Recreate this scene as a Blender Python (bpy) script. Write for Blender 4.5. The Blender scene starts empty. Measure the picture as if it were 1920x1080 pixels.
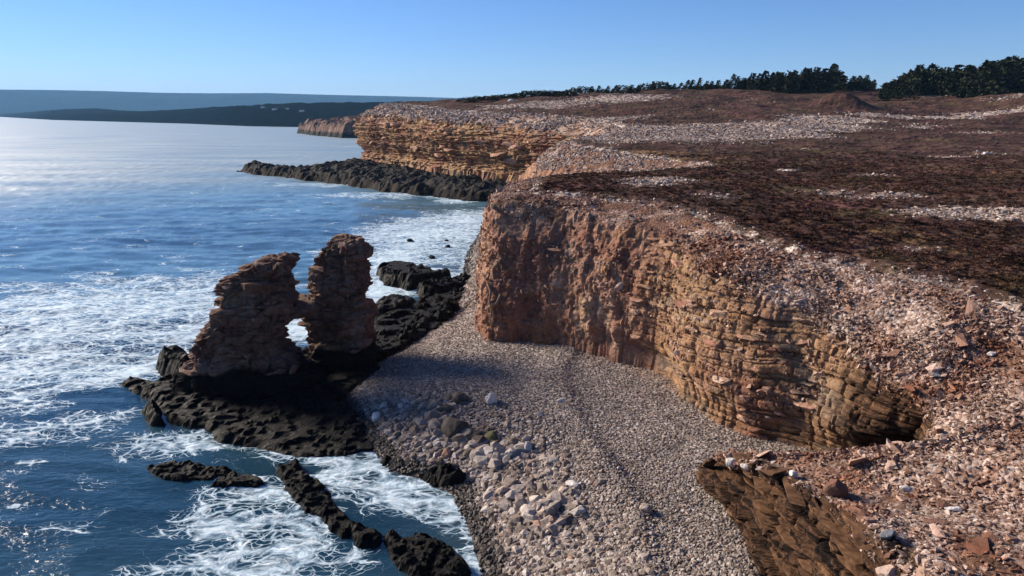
import bpy, bmesh, math, random
import numpy as np
from mathutils import Vector, Matrix, Euler

# ------------------------------------------------------------------ camera, sky, sun, exposure
SC = bpy.context.scene
COL = SC.collection
R = math.radians
CAM_H = 15.0
PITCH = math.atan((540 - 212) / 1280)
SUN_AZ, SUN_EL = -60.0, 24.0          # degrees from +Y (negative = towards the sea), above the horizon

cam = bpy.data.cameras.new("camera")
cam.sensor_width = 36.0
cam.lens = 24.0
cam.clip_start = 0.5
cam.clip_end = 30000
camo = bpy.data.objects.new("camera", cam)
COL.objects.link(camo)
camo.location = (0, 0, CAM_H)
camo.rotation_euler = (math.pi / 2 - PITCH, 0, 0)
SC.camera = camo

world = bpy.data.worlds.new("World")
SC.world = world
world.use_nodes = True
wn = world.node_tree
bg = wn.nodes["Background"]
sky = wn.nodes.new("ShaderNodeTexSky")
sky.sky_type = "NISHITA"
sky.sun_disc = False
sky.sun_elevation = R(SUN_EL)
sky.sun_rotation = R(SUN_AZ)
sky.air_density = 1.0
sky.dust_density = 0.0
sky.ozone_density = 9.5
sky.altitude = 300
tint = wn.nodes.new("ShaderNodeMix")
tint.data_type = "RGBA"; tint.blend_type = "MULTIPLY"
tint.inputs[0].default_value = 1.0
tint.inputs[7].default_value = (1.10, 0.95, 1.0, 1)     # one even tint for the whole sky
wn.links.new(sky.outputs[0], tint.inputs[6])
wn.links.new(tint.outputs[2], bg.inputs[0])
bg.inputs[1].default_value = 0.052

sun = bpy.data.lights.new("sun", "SUN")
sun.energy = 3.9
sun.angle = R(20.0)
sun.color = (1.0, 0.88, 0.74)
suno = bpy.data.objects.new("sun", sun)
COL.objects.link(suno)
sdir = Vector((math.sin(R(SUN_AZ)) * math.cos(R(SUN_EL)), math.cos(R(SUN_AZ)) * math.cos(R(SUN_EL)), math.sin(R(SUN_EL))))
suno.rotation_euler = sdir.to_track_quat("Z", "Y").to_euler()
suno.location = (-60, 20, 60)

vs = SC.view_settings
vs.view_transform = "Standard"
vs.look = "None"
vs.exposure = 1.38
vs.gamma = 1.0
vs.use_curve_mapping = False
SC.cycles.use_denoising = True
SC.cycles.max_bounces = 6
SC.cycles.volume_bounces = 1
SC.cycles.sample_clamp_indirect = 4.0

# ------------------------------------------------------------------ helpers
rng = np.random.default_rng(11)
random.seed(5)
_T = rng.permutation(256)
_PERM = np.concatenate([_T, _T, _T]).astype(np.int32)
_G = rng.normal(size=(256, 3))
_G = (_G / np.linalg.norm(_G, axis=1)[:, None]).astype(np.float32)


def perlin(x, y, z=0.0):
    x, y, z = np.broadcast_arrays(np.asarray(x, np.float32), np.asarray(y, np.float32), np.asarray(z, np.float32))
    sh = x.shape
    x, y, z = x.ravel(), y.ravel(), z.ravel()
    xi, yi, zi = np.floor(x).astype(np.int32), np.floor(y).astype(np.int32), np.floor(z).astype(np.int32)
    xf, yf, zf = x - xi, y - yi, z - zi
    xi &= 255; yi &= 255; zi &= 255
    f = lambda t: t * t * t * (t * (t * 6 - 15) + 10)
    u, v, w = f(xf), f(yf), f(zf)
    out = 0
    for a in (0, 1):
        wa = u if a else 1 - u
        pa = _PERM[xi + a]
        for b in (0, 1):
            wb = wa * (v if b else 1 - v)
            pb = _PERM[pa + yi + b]
            for c in (0, 1):
                g = _G[_PERM[pb + zi + c]]
                out = out + wb * (w if c else 1 - w) * (g[:, 0] * (xf - a) + g[:, 1] * (yf - b) + g[:, 2] * (zf - c))
    return (out * 1.6).reshape(sh)


def fbm(x, y, z=0.0, o=4, lac=2.1, gain=0.5):
    t, a, n = 0, 1.0, 0.0
    for i in range(o):
        k = lac ** i
        t = t + a * perlin(np.asarray(x) * k + 17.3 * i, np.asarray(y) * k + 9.1 * i, np.asarray(z) * k + 4.7 * i)
        n += a
        a *= gain
    return t / n


def hash2(i, j):
    i = np.asarray(i).astype(np.int64); j = np.asarray(j).astype(np.int64)
    return _PERM[(_PERM[i & 255] + (j & 255))] / 255.0


def sstep(a, b, x):
    t = np.clip((np.asarray(x) - a) / (b - a), 0, 1)
    return t * t * (3 - 2 * t)


def ray(px, py):
    a, b = (px - 960) / 1280, (540 - py) / 1280
    return np.array([a, math.cos(PITCH) + b * math.sin(PITCH), -math.sin(PITCH) + b * math.cos(PITCH)])


def P(px, py, z=0.0):
    """where the sight line of a photo point meets the level z"""
    d = ray(px, py)
    t = (z - CAM_H) / d[2]
    return (d[0] * t, d[1] * t, z)


def PY(px, py, y):
    """where the sight line of a photo point meets the upright plane at depth y"""
    d = ray(px, py)
    t = y / d[1]
    return (d[0] * t, y, CAM_H + d[2] * t)


def tag(o, label=None, cat=None, group=None, kind=None):
    if label: o["label"] = label
    if cat: o["category"] = cat
    if group: o["group"] = group
    if kind: o["kind"] = kind
    return o


def new_obj(name, me, parent=None, mat=None):
    o = bpy.data.objects.new(name, me)
    COL.objects.link(o)
    if parent is not None: o.parent = parent
    if mat is not None and me is not None and not me.materials: me.materials.append(mat)
    return o


def empty(name, loc=(0, 0, 0), rz=0.0):
    o = bpy.data.objects.new(name, None)
    COL.objects.link(o)
    o.location = loc
    o.rotation_euler = (0, 0, rz)
    o.empty_display_size = 0.3
    return o


def raw_mesh(name, V, F, smooth=False, attrs=None):
    """V (n,3), F (m,k) numpy arrays -> mesh"""
    V = np.ascontiguousarray(V, np.float32); F = np.ascontiguousarray(F, np.int32)
    me = bpy.data.meshes.new(name)
    k = F.shape[1]
    me.vertices.add(len(V)); me.vertices.foreach_set("co", V.ravel())
    me.loops.add(F.size); me.loops.foreach_set("vertex_index", F.ravel())
    me.polygons.add(len(F)); me.polygons.foreach_set("loop_start", np.arange(0, F.size, k, dtype=np.int32))
    me.polygons.foreach_set("use_smooth", np.full(len(F), smooth))
    for an, av in (attrs or {}).items():
        at = me.attributes.new(an, "FLOAT", "POINT")
        at.data.foreach_set("value", np.ascontiguousarray(av, np.float32).ravel())
    me.update(calc_edges=True)
    return me


def grid_mesh(name, X, Y, Z, mask=None, smooth=False, attrs=None, wrap=False, flip=False):
    """mask: per-vertex keep; quads with all four kept survive"""
    n, m = X.shape
    idx = np.arange(n * m).reshape(n, m)
    if wrap: idx = np.concatenate([idx, idx[:, :1]], 1)
    q = np.stack([idx[:-1, :-1], idx[:-1, 1:], idx[1:, 1:], idx[1:, :-1]], -1).reshape(-1, 4)
    if flip: q = q[:, ::-1]
    V = np.stack([X, Y, Z], -1).reshape(-1, 3)
    at = {k: np.asarray(v).ravel() for k, v in (attrs or {}).items()}
    if mask is not None:
        mk = mask.ravel()
        q = q[mk[q].all(1)]
        used = np.zeros(len(V), bool); used[q.ravel()] = True
        re = np.cumsum(used) - 1
        V = V[used]; q = re[q]
        at = {k: v[used] for k, v in at.items()}
    return raw_mesh(name, V, q, smooth, at)


def polar(a0, a1, na, r0, r1, nr):
    a = np.linspace(R(a0), R(a1), na)
    r = np.exp(np.linspace(math.log(r0), math.log(r1), nr))
    A, RR = np.meshgrid(a, r)
    return RR * np.sin(A), RR * np.cos(A)


def poly_sdf(X, Y, pts, closed=True):
    """signed distance to a polygon (positive inside); open: positive on the right-hand side of travel is up to the caller"""
    sh = X.shape
    x, y = X.ravel().astype(np.float32), Y.ravel().astype(np.float32)
    p = np.asarray(pts, np.float32)
    q = np.roll(p, -1, 0) if closed else p[1:]
    if not closed: p = p[:-1]
    best = np.full(x.shape, 1e12, np.float32)
    inside = np.zeros(x.shape, bool)
    for (ax, ay), (bx, by) in zip(p, q):
        ex, ey = bx - ax, by - ay
        L = ex * ex + ey * ey + 1e-12
        t = np.clip(((x - ax) * ex + (y - ay) * ey) / L, 0, 1)
        best = np.minimum(best, (x - ax - t * ex) ** 2 + (y - ay - t * ey) ** 2)
        if closed and ay != by:
            c = ((ay > y) != (by > y)) & (x < (bx - ax) * (y - ay) / (by - ay) + ax)
            inside ^= c
    d = np.sqrt(best)
    return np.where(inside, d, -d).reshape(sh) if closed else d.reshape(sh)


def spline(K, t):
    """non-uniform Catmull-Rom through the rows of K at chord-length knots; returns sampler(u) with u in [0, t[-1]]"""
    K = np.asarray(K, float)
    T = np.asarray(t, float)
    dK = np.diff(K, axis=0) / np.diff(T)[:, None]
    M = np.zeros_like(K)
    w0, w1 = np.diff(T)[1:], np.diff(T)[:-1]
    M[1:-1] = (dK[:-1] * w0[:, None] + dK[1:] * w1[:, None]) / (w0 + w1)[:, None]
    M[0], M[-1] = dK[0], dK[-1]
    M *= 0.85

    def f(u):
        i = np.clip(np.searchsorted(T, u, "right") - 1, 0, len(T) - 2)
        h = (T[i + 1] - T[i])[:, None]
        s = ((u - T[i]))[:, None] / h
        return ((2 * s**3 - 3 * s**2 + 1) * K[i] + (s**3 - 2 * s**2 + s) * h * M[i]
                + (-2 * s**3 + 3 * s**2) * K[i + 1] + (s**3 - s**2) * h * M[i + 1])
    return f


# ------------------------------------------------------------------ material helpers
class Mat:
    def __init__(s, name):
        s.m = bpy.data.materials.new(name); s.m.use_nodes = True
        s.t = s.m.node_tree; s.t.nodes.clear()
        s.out = s.n("OutputMaterial")

    def n(s, typ, *args, **kw):
        nd = s.t.nodes.new("ShaderNode" + typ)
        for k, v in kw.items():
            if k.startswith("_"): setattr(nd, k[1:], v)
        ins = {k: v for k, v in kw.items() if not k.startswith("_")}
        for i, v in enumerate(args): s.put(nd.inputs[i], v)
        for k, v in ins.items(): s.put(nd.inputs[k.replace("__", " ")], v)
        return nd

    def put(s, sock, v):
        if v is None: return
        if isinstance(v, bpy.types.NodeSocket): s.t.links.new(v, sock)
        elif isinstance(v, bpy.types.Node): s.t.links.new(v.outputs[0], sock)
        else:
            if sock.type == "RGBA" and len(v) == 3: v = (*v, 1)
            sock.default_value = v

    def math(s, op, a, b=None, c=None, clamp=False):
        return s.n("Math", a, b, c, _operation=op, _use_clamp=clamp).outputs[0]

    def mix(s, f, a, b, mode="MIX"):
        nd = s.t.nodes.new("ShaderNodeMix"); nd.data_type = "RGBA"; nd.blend_type = mode
        s.put(nd.inputs[0], f); s.put(nd.inputs[6], a); s.put(nd.inputs[7], b)
        return nd.outputs[2]

    def ramp(s, f, stops, interp="LINEAR"):
        nd = s.n("ValToRGB", f); e = nd.color_ramp.elements; nd.color_ramp.interpolation = interp
        while len(e) < len(stops): e.new(0.5)
        for el, (p, c) in zip(e, stops):
            el.position = p
            el.color = (c, c, c, 1) if not hasattr(c, "__len__") else (*c, 1)
        return nd.outputs[0]

    def noise(s, vec, scale, detail=4, rough=0.55, dist=0.0, out=0):
        nd = s.n("TexNoise", _noise_dimensions="3D", Vector=vec, Scale=scale, Detail=detail, Roughness=rough, Distortion=dist)
        return nd.outputs[out]

    def voro(s, vec, scale, feature="F1", out=0, rnd=1.0):
        nd = s.n("TexVoronoi", _feature=feature, Vector=vec, Scale=scale, Randomness=rnd)
        return nd.outputs[out]

    def pos(s, sx=1, sy=1, sz=1):
        g = s.n("NewGeometry").outputs["Position"]
        if (sx, sy, sz) == (1, 1, 1): return g
        return s.n("VectorMath", g, (sx, sy, sz), _operation="MULTIPLY").outputs[0]

    def attr(s, name, typ="GEOMETRY"):
        return s.n("Attribute", _attribute_name=name, _attribute_type=typ).outputs["Fac"]

    def bump(s, h, strength=0.5, dist=0.1, normal=None):
        return s.n("Bump", Strength=strength, Distance=dist, Height=h, Normal=normal).outputs[0]

    def bsdf(s, color, rough=0.9, normal=None, spec=0.2, **kw):
        nd = s.n("BsdfPrincipled", Roughness=rough, Normal=normal)
        s.put(nd.inputs["Base Color"], color)
        s.put(nd.inputs["Specular IOR Level"], spec)
        for k, v in kw.items(): s.put(nd.inputs[k.replace("__", " ")], v)
        return nd.outputs[0]

    def done(s, surf):
        s.t.links.new(surf, s.out.inputs[0]); return s.m


def rock_material(name, dark=1.0, red=1.0, rubble=True, pale=1.0):
    M = Mat(name)
    p = M.pos()
    warp = M.noise(p, 0.25, 3)
    zz = M.n("CombineXYZ", 0.0, 0.0, M.math("MULTIPLY", warp, 1.1)).outputs[0]
    ps = M.n("VectorMath", M.n("VectorMath", p, zz, _operation="ADD").outputs[0], (0.13, 0.13, 2.3), _operation="MULTIPLY").outputs[0]
    strata = M.noise(ps, 1.0, 7, 0.62)
    c = M.ramp(strata, [(0.26, (0.10, 0.066, 0.046)), (0.38, (0.21, 0.125, 0.07)), (0.50, (0.31, 0.185, 0.098)), (0.57, (0.25, 0.168, 0.115)),
                        (0.64, (0.38, 0.25, 0.145)), (0.76, (0.29, 0.215, 0.16))])
    mott = M.ramp(M.noise(M.pos(1, 1, 0.6), 0.75, 9, 0.72), [(0.28, (0.14, 0.075, 0.058)), (0.42, (0.30, 0.145, 0.10)), (0.52, (0.38, 0.22, 0.15)), (0.60, (0.43, 0.29, 0.21)), (0.72, (0.52, 0.41, 0.32))])
    c = M.mix(M.attr("bed"), mott, c)
    big = M.noise(p, 0.16, 4)
    redm = M.ramp(big, [(0.44, 0.0), (0.62, 0.8 * red)])
    if rubble: redm = M.math("MULTIPLY", redm, M.attr("redk"))
    c = M.mix(redm, c, (0.17, 0.070, 0.048))
    oc = M.ramp(M.noise(M.pos(1.3, 1.3, 1.7), 0.33, 5), [(0.55, 0.0), (0.68, 0.45)])
    c = M.mix(oc, c, (0.30, 0.17, 0.075))
    gr = M.ramp(M.noise(M.pos(0.8, 0.9, 1.2), 0.5, 4), [(0.58, 0.0), (0.7, 0.65)])
    c = M.mix(gr, c, (0.105, 0.098, 0.085))
    fine = M.noise(p, 5.0, 8, 0.7)
    c = M.mix(1.0, c, M.ramp(fine, [(0.25, 0.42), (0.5, 0.95), (0.75, 1.5)]), "MULTIPLY")
    crack = M.voro(M.n("VectorMath", p, (1.1, 1.1, 2.0), _operation="MULTIPLY").outputs[0], 1.0, "DISTANCE_TO_EDGE")
    ck = M.ramp(crack, [(0.0, 0.35), (0.04, 1.0)])
    c = M.mix(0.4, c, ck, "MULTIPLY")
    h = M.math("ADD", M.math("MULTIPLY", fine, 0.6), M.math("MULTIPLY", strata, 0.7))
    h = M.math("ADD", h, M.math("MULTIPLY", ck, 0.25))
    if rubble:
        wp = M.n("VectorMath", p, M.n("VectorMath", M.noise(p, 2.0, 2, out=1), (0.25, 0.25, 0.25), _operation="MULTIPLY").outputs[0], _operation="ADD").outputs[0]
        v1 = M.voro(wp, 8.5, "F1", 1)
        vd = M.voro(wp, 8.5, "F1", 0)
        sep = M.n("SeparateColor", v1).outputs[0]
        rc = M.ramp(sep, [(0.0, (0.13, 0.075, 0.055)), (0.35, (0.25, 0.165, 0.125)), (0.7, (0.36, 0.265, 0.22)), (1.0, (0.47, 0.39, 0.34))])
        soil = M.ramp(M.math("ADD", M.noise(p, 0.45, 6, 0.65), M.math("MULTIPLY", M.attr("soil"), 0.13)), [(0.45, 0.0), (0.60, 0.9)])
        rc = M.mix(soil, rc, (0.155, 0.075, 0.045))
        rc = M.mix(1.0, rc, M.ramp(fine, [(0.25, 0.6), (0.5, 1.0), (0.75, 1.35)]), "MULTIPLY")
        rc = M.mix(1.0, rc, M.ramp(M.noise(p, 0.7, 6, 0.7), [(0.3, 0.5), (0.5, 0.95), (0.7, 1.4)]), "MULTIPLY")
        rub = M.attr("rub")
        k = M.math("ADD", rub, M.math("MULTIPLY", M.math("SUBTRACT", M.noise(p, 0.9, 6, 0.7), 0.5), 1.1))
        k = M.ramp(k, [(0.38, 0.0), (0.6, 1.0)])
        c = M.mix(k, c, rc)
        h2 = M.math("ADD", M.math("MULTIPLY", M.math("SUBTRACT", 0.6, vd), 0.45), M.math("MULTIPLY", fine, 0.5))
        nd = M.t.nodes.new("ShaderNodeMix"); nd.data_type = "FLOAT"
        M.put(nd.inputs[0], k); M.put(nd.inputs[2], h); M.put(nd.inputs[3], h2)
        h = nd.outputs[0]
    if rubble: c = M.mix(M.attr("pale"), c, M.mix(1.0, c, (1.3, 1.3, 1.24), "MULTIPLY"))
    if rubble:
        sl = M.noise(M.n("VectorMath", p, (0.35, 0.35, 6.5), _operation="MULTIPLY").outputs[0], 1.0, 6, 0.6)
        spur_shade_c = M.ramp(sl, [(0.36, (0.007, 0.0045, 0.0035)), (0.45, (0.022, 0.013, 0.009)), (0.50, (0.092, 0.047, 0.025)), (0.55, (0.017, 0.010, 0.0065)), (0.64, (0.145, 0.075, 0.038))])  # shade of the spur face painted into the rock colour, with its bed lines
        spur_shade_c = M.mix(1.0, spur_shade_c, M.ramp(fine, [(0.25, 0.5), (0.5, 1.0), (0.75, 1.6)]), "MULTIPLY")
    if rubble: c = M.mix(M.math("MULTIPLY", M.attr("shale"), M.math("SUBTRACT", 1.0, k)), c, spur_shade_c)
    if dark != 1.0: c = M.mix(1.0, c, (dark, dark * 1.03, dark * 1.08), "MULTIPLY")
    # algae- and sea-darkened rock low down, with a wavering upper edge
    wet = M.attr("wet")
    wk = M.ramp(M.math("ADD", wet, M.math("MULTIPLY", M.math("SUBTRACT", M.noise(p, 0.8, 5), 0.5), 0.7)), [(0.35, 0.0), (0.65, 1.0)])
    c = M.mix(wk, c, (0.014, 0.012, 0.010))
    nrm = M.bump(h, 0.8, 0.18)
    return M.done(M.bsdf(c, 0.95, nrm, 0.12))


def plain(name, c1, c2, scale=3.0, rough=0.9, spec=0.1, bump=0.4, bd=0.05, detail=6):
    M = Mat(name)
    p = M.pos()
    n = M.noise(p, scale, detail, 0.65)
    return M.done(M.bsdf(M.mix(M.ramp(n, [(0.3, 0.0), (0.7, 1.0)]), c1, c2), rough, M.bump(n, bump, bd), spec))


MAT_CLIFF = rock_material("cliff_rock")
MAT_SPUR_SHADE = plain("spur_shaded_rock", (0.028, 0.015, 0.009), (0.18, 0.095, 0.050), 3.5, 0.95, 0.1, 0.7, 0.05, 8)  # slab rock darkened to carry the painted shade of the spur face
MAT_STACK = rock_material("stack_rock", 0.5, 0.25, rubble=False)


def wet_material():
    M = Mat("wet_rock")
    p = M.pos()
    n = M.noise(p, 1.6, 8, 0.65)
    c = M.ramp(n, [(0.3, (0.002, 0.002, 0.0022)), (0.55, (0.0045, 0.0036, 0.003)), (0.68, (0.010, 0.007, 0.0045)), (0.85, (0.035, 0.025, 0.017))])
    h = M.math("ADD", n, M.math("MULTIPLY", M.noise(p, 7, 6, 0.7), 0.4))
    return M.done(M.bsdf(c, M.ramp(M.noise(p, 3.0, 3), [(0.4, 0.6), (0.7, 0.95)]), M.bump(h, 0.9, 0.2), 0.12))


MAT_WET = wet_material()


def ledge_material():
    M = Mat("ledge_rock")
    p = M.pos()
    n = M.noise(p, 0.5, 8, 0.65)
    top = M.attr("top")
    c = M.ramp(n, [(0.3, (0.004, 0.003, 0.003)), (0.5, (0.011, 0.007, 0.005)), (0.68, (0.04, 0.024, 0.014))])
    g = M.ramp(M.noise(p, 0.9, 8, 0.7), [(0.35, (0.014, 0.012, 0.010)), (0.6, (0.05, 0.042, 0.033)), (0.8, (0.15, 0.13, 0.11))])
    k = M.ramp(M.math("ADD", top, M.math("MULTIPLY", M.math("SUBTRACT", n, 0.5), 1.2)), [(0.5, 0.0), (0.8, 0.8)])
    return M.done(M.bsdf(M.mix(k, c, g), 0.9, M.bump(M.math("ADD", n, M.noise(p, 3, 6, 0.7)), 0.9, 0.35), 0.15))


MAT_LEDGE = ledge_material()


def beach_material():
    M = Mat("shingle")
    p = M.pos()
    v = M.voro(p, 9.0, "F1", 1); vd = M.voro(p, 9.0, "F1", 0)
    sep = M.n("SeparateColor", v).outputs[0]
    c = M.ramp(sep, [(0.0, (0.13, 0.10, 0.085)), (0.4, (0.235, 0.185, 0.16)), (0.75, (0.33, 0.275, 0.245)), (1.0, (0.44, 0.39, 0.36))])
    brown = M.ramp(M.math("ADD", M.attr("warm"), M.math("MULTIPLY", M.math("SUBTRACT", M.noise(p, 0.4, 5), 0.5), 1.2)), [(0.4, 0.0), (0.8, 0.75)])
    c = M.mix(brown, c, M.mix(1.0, c, (1.0, 0.68, 0.46), "MULTIPLY"))
    c = M.mix(1.0, c, M.ramp(M.noise(p, 0.7, 6, 0.6), [(0.3, 0.7), (0.7, 1.2)]), "MULTIPLY")
    wet = M.ramp(M.attr("wet"), [(0.35, 0.0), (0.75, 1.0)])
    c = M.mix(wet, c, M.mix(1.0, c, (0.16, 0.13, 0.11), "MULTIPLY"))
    h = M.math("MULTIPLY", M.math("SUBTRACT", 0.6, vd), 1.0)
    return M.done(M.bsdf(c, M.math("SUBTRACT", 0.95, M.math("MULTIPLY", wet, 0.5)), M.bump(h, 0.8, 0.06), 0.2))


MAT_BEACH = beach_material()


def stone_material(name, stops, fleck=0.5, earth=0.0):
    M = Mat(name)
    r = M.n("ObjectInfo").outputs["Random"]
    c = M.ramp(r, stops)
    tc = M.n("TexCoord").outputs["Object"]
    n = M.noise(tc, 2.2, 6, 0.65)
    c = M.mix(fleck, c, M.ramp(n, [(0.3, 0.45), (0.5, 0.95), (0.7, 1.35)]), "MULTIPLY")
    if earth: c = M.mix(M.ramp(M.noise(M.pos(), 0.45, 6, 0.65), [(0.45, 0.0), (0.64, earth)]), c, M.mix(1.0, c, (0.72, 0.46, 0.33), "MULTIPLY"))
    return M.done(M.bsdf(c, 0.9, M.bump(n, 0.6, 0.12), 0.2))


MAT_COBBLE = stone_material("cobble_stone", [(0.0, (0.10, 0.074, 0.058)), (0.2, (0.18, 0.139, 0.112)), (0.45, (0.255, 0.205, 0.172)), (0.75, (0.335, 0.275, 0.236)), (0.93, (0.45, 0.395, 0.35)), (1.0, (0.29, 0.165, 0.11))])
MAT_CHIP = stone_material("rubble_stone", [(0.0, (0.11, 0.055, 0.04)), (0.3, (0.22, 0.128, 0.09)), (0.55, (0.31, 0.205, 0.155)), (0.78, (0.39, 0.28, 0.225)), (0.95, (0.50, 0.40, 0.34)), (1.0, (0.25, 0.115, 0.085))], 0.5, 0.9)
MAT_DARKSTONE = stone_material("dark_boulder", [(0.0, (0.045, 0.036, 0.03)), (1.0, (0.10, 0.08, 0.065))], 0.8)
MAT_WETSTONE = stone_material("wet_stone", [(0.0, (0.022, 0.017, 0.014)), (0.5, (0.055, 0.042, 0.034)), (0.85, (0.10, 0.08, 0.066)), (1.0, (0.20, 0.17, 0.15))], 0.6)
MAT_WETSTONE.node_tree.nodes["Principled BSDF"].inputs["Roughness"].default_value = 0.45
MAT_MOSSY = stone_material("mossy_boulder", [(0.0, (0.07, 0.07, 0.03)), (1.0, (0.11, 0.10, 0.05))], 0.8)
MAT_BLUESTONE = stone_material("blue_grey_slab", [(0.0, (0.12, 0.125, 0.14)), (1.0, (0.17, 0.175, 0.19))], 0.7)
MAT_PALECHIP = stone_material("pale_rubble_stone", [(0.0, (0.13, 0.078, 0.06)), (0.35, (0.27, 0.19, 0.15)), (0.7, (0.39, 0.31, 0.26)), (1.0, (0.52, 0.45, 0.40))], 0.5)
MAT_PALE = stone_material("pale_stone", [(0.0, (0.45, 0.41, 0.39)), (1.0, (0.60, 0.56, 0.53))], 0.6)


def heath_colour(M, p):
    n1 = M.noise(p, 0.13, 5, 0.6)
    n2 = M.noise(M.pos(0.55, 1.2, 1), 0.8, 8, 0.68)
    c = M.ramp(n1, [(0.3, (0.034, 0.022, 0.017)), (0.43, (0.060, 0.036, 0.027)), (0.52, (0.076, 0.040, 0.032)), (0.62, (0.066, 0.044, 0.028)), (0.72, (0.095, 0.069, 0.036))])
    mar = M.ramp(M.noise(M.pos(0.7, 1, 1), 0.21, 4), [(0.5, 0.0), (0.68, 0.75)])
    c = M.mix(mar, c, (0.068, 0.030, 0.028))
    ol = M.ramp(M.noise(M.pos(1, 1.4, 1), 0.17, 5), [(0.58, 0.0), (0.72, 0.8)])
    c = M.mix(ol, c, (0.068, 0.054, 0.022))
    mid = M.noise(M.pos(0.5, 1.3, 1), 0.35, 6, 0.7)
    c = M.mix(1.0, c, M.ramp(mid, [(0.3, 0.45), (0.5, 1.0), (0.7, 1.9)]), "MULTIPLY")
    return c, n2


def heath_material():
    M = Mat("heath")
    p = M.pos()
    c, n2 = heath_colour(M, p)
    grass = M.attr("grass")
    gk = M.ramp(M.math("ADD", grass, M.math("MULTIPLY", M.math("SUBTRACT", n2, 0.5), 0.8)), [(0.35, 0.0), (0.8, 0.9)])
    c = M.mix(gk, c, (0.165, 0.098, 0.045))
    c = M.mix(1.0, c, M.ramp(n2, [(0.28, 0.5), (0.5, 0.95), (0.72, 1.6)]), "MULTIPLY")
    v = M.voro(p, 2.6, "F1", 1)
    sep = M.n("SeparateColor", v).outputs[0]
    rc = M.ramp(sep, [(0.0, (0.24, 0.165, 0.13)), (0.4, (0.37, 0.285, 0.235)), (1.0, (0.55, 0.48, 0.43))])
    rock = M.attr("rock")
    k = M.math("ADD", rock, M.math("MULTIPLY", M.math("SUBTRACT", M.noise(M.pos(0.6, 1.1, 1), 1.1, 8, 0.75), 0.5), 1.5))
    k = M.ramp(k, [(0.5, 0.0), (0.62, 1.0)])
    c = M.mix(k, c, rc)
    h = M.math("ADD", n2, M.math("MULTIPLY", M.noise(p, 4, 6, 0.7), 0.5))
    return M.done(M.bsdf(c, 1.0, M.bump(h, 0.6, 0.25), 0.05))


MAT_HEATH = heath_material()


def tuft_material():
    M = Mat("heath_tuft")
    r = M.n("ObjectInfo").outputs["Random"]
    c, _ = heath_colour(M, M.pos())
    c = M.mix(1.0, c, M.ramp(r, [(0.0, (0.85, 0.82, 0.8)), (0.4, (1.15, 1.1, 1.05)), (0.7, (1.4, 1.25, 1.2)), (0.92, (1.35, 1.4, 1.1)), (1.0, (2.2, 2.0, 1.7))]), "MULTIPLY")
    return M.done(M.bsdf(c, 1.0, None, 0.05))


MAT_TUFT = tuft_material()


def sea_material():
    M = Mat("sea_water")
    p = M.pos()
    foam = M.attr("foam")
    # water
    w1 = M.noise(M.pos(0.4, 1.0, 1), 0.75, 6, 0.6)
    w2 = M.noise(M.pos(0.7, 1.3, 1), 2.6, 5, 0.62)
    hgt = M.math("ADD", M.math("MULTIPLY", w1, 1.0), M.math("MULTIPLY", w2, 0.35))
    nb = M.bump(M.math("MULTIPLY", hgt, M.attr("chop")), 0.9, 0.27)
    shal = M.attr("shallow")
    base = M.mix(M.math("MULTIPLY", M.attr("chop"), 2.2, clamp=True), (0.10, 0.20, 0.245), (0.005, 0.028, 0.050))  # far water's base colour lightened to stand in for glare off the sea
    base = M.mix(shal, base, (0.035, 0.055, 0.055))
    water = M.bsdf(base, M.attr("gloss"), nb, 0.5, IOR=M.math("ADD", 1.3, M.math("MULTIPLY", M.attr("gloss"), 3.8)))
    # foam: lacy threads that close up into sheets as the foam attribute rises
    wv = M.n("VectorMath", p, M.n("VectorMath", M.noise(p, 0.45, 4, out=1), (1.6, 1.6, 0.0), _operation="MULTIPLY").outputs[0], _operation="ADD").outputs[0]
    wv = M.n("VectorMath", wv, (0.72, 1.25, 1.0), _operation="MULTIPLY").outputs[0]
    a = M.noise(wv, 0.62, 8, 0.62)
    b = M.noise(wv, 2.4, 7, 0.68)
    sheet = M.noise(wv, 0.30, 7, 0.6)
    d1 = M.voro(wv, 0.50, "DISTANCE_TO_EDGE"); d2 = M.voro(wv, 1.35, "DISTANCE_TO_EDGE"); d3 = M.voro(wv, 3.4, "DISTANCE_TO_EDGE")
    wid = M.math("MULTIPLY", M.math("MAXIMUM", M.math("ADD", M.math("SUBTRACT", M.math("MULTIPLY", foam, 1.15), 0.22), M.math("MULTIPLY", M.math("SUBTRACT", sheet, 0.5), 1.5)), 0.0), 0.34)
    wid = M.math("ADD", wid, 0.0005)
    t1 = M.math("SUBTRACT", 1.0, M.math("DIVIDE", d1, wid), clamp=True)
    t2 = M.math("SUBTRACT", 1.0, M.math("DIVIDE", d2, M.math("MULTIPLY", wid, 0.85)), clamp=True)
    t3 = M.math("MULTIPLY", M.math("SUBTRACT", 1.0, M.math("DIVIDE", d3, wid), clamp=True), 0.7)
    k = M.math("MAXIMUM", M.math("MAXIMUM", t1, t2), t3)
    k = M.math("MULTIPLY", k, M.ramp(b, [(0.30, 0.15), (0.52, 1.0)]))
    sol = M.math("ADD", foam, M.math("ADD", M.math("MULTIPLY", M.math("SUBTRACT", a, 0.5), 1.5), M.math("MULTIPLY", M.math("SUBTRACT", b, 0.5), 1.0)))
    k = M.math("MAXIMUM", M.ramp(k, [(0.0, 0.0), (0.35, 0.38), (0.85, 1.0)]), M.ramp(sol, [(0.92, 0.0), (1.35, 1.0)]))
    fnb = M.bump(M.math("ADD", b, a), 0.8, 0.25)
    fcol = M.mix(M.ramp(b, [(0.35, 0.0), (0.65, 1.0)]), (0.34, 0.52, 0.64), (0.68, 0.77, 0.82))
    fo = M.bsdf(fcol, 0.75, fnb, 0.2)
    mx = M.n("MixShader", k, water, fo)
    return M.done(mx.outputs[0])


MAT_SEA = sea_material()


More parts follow.
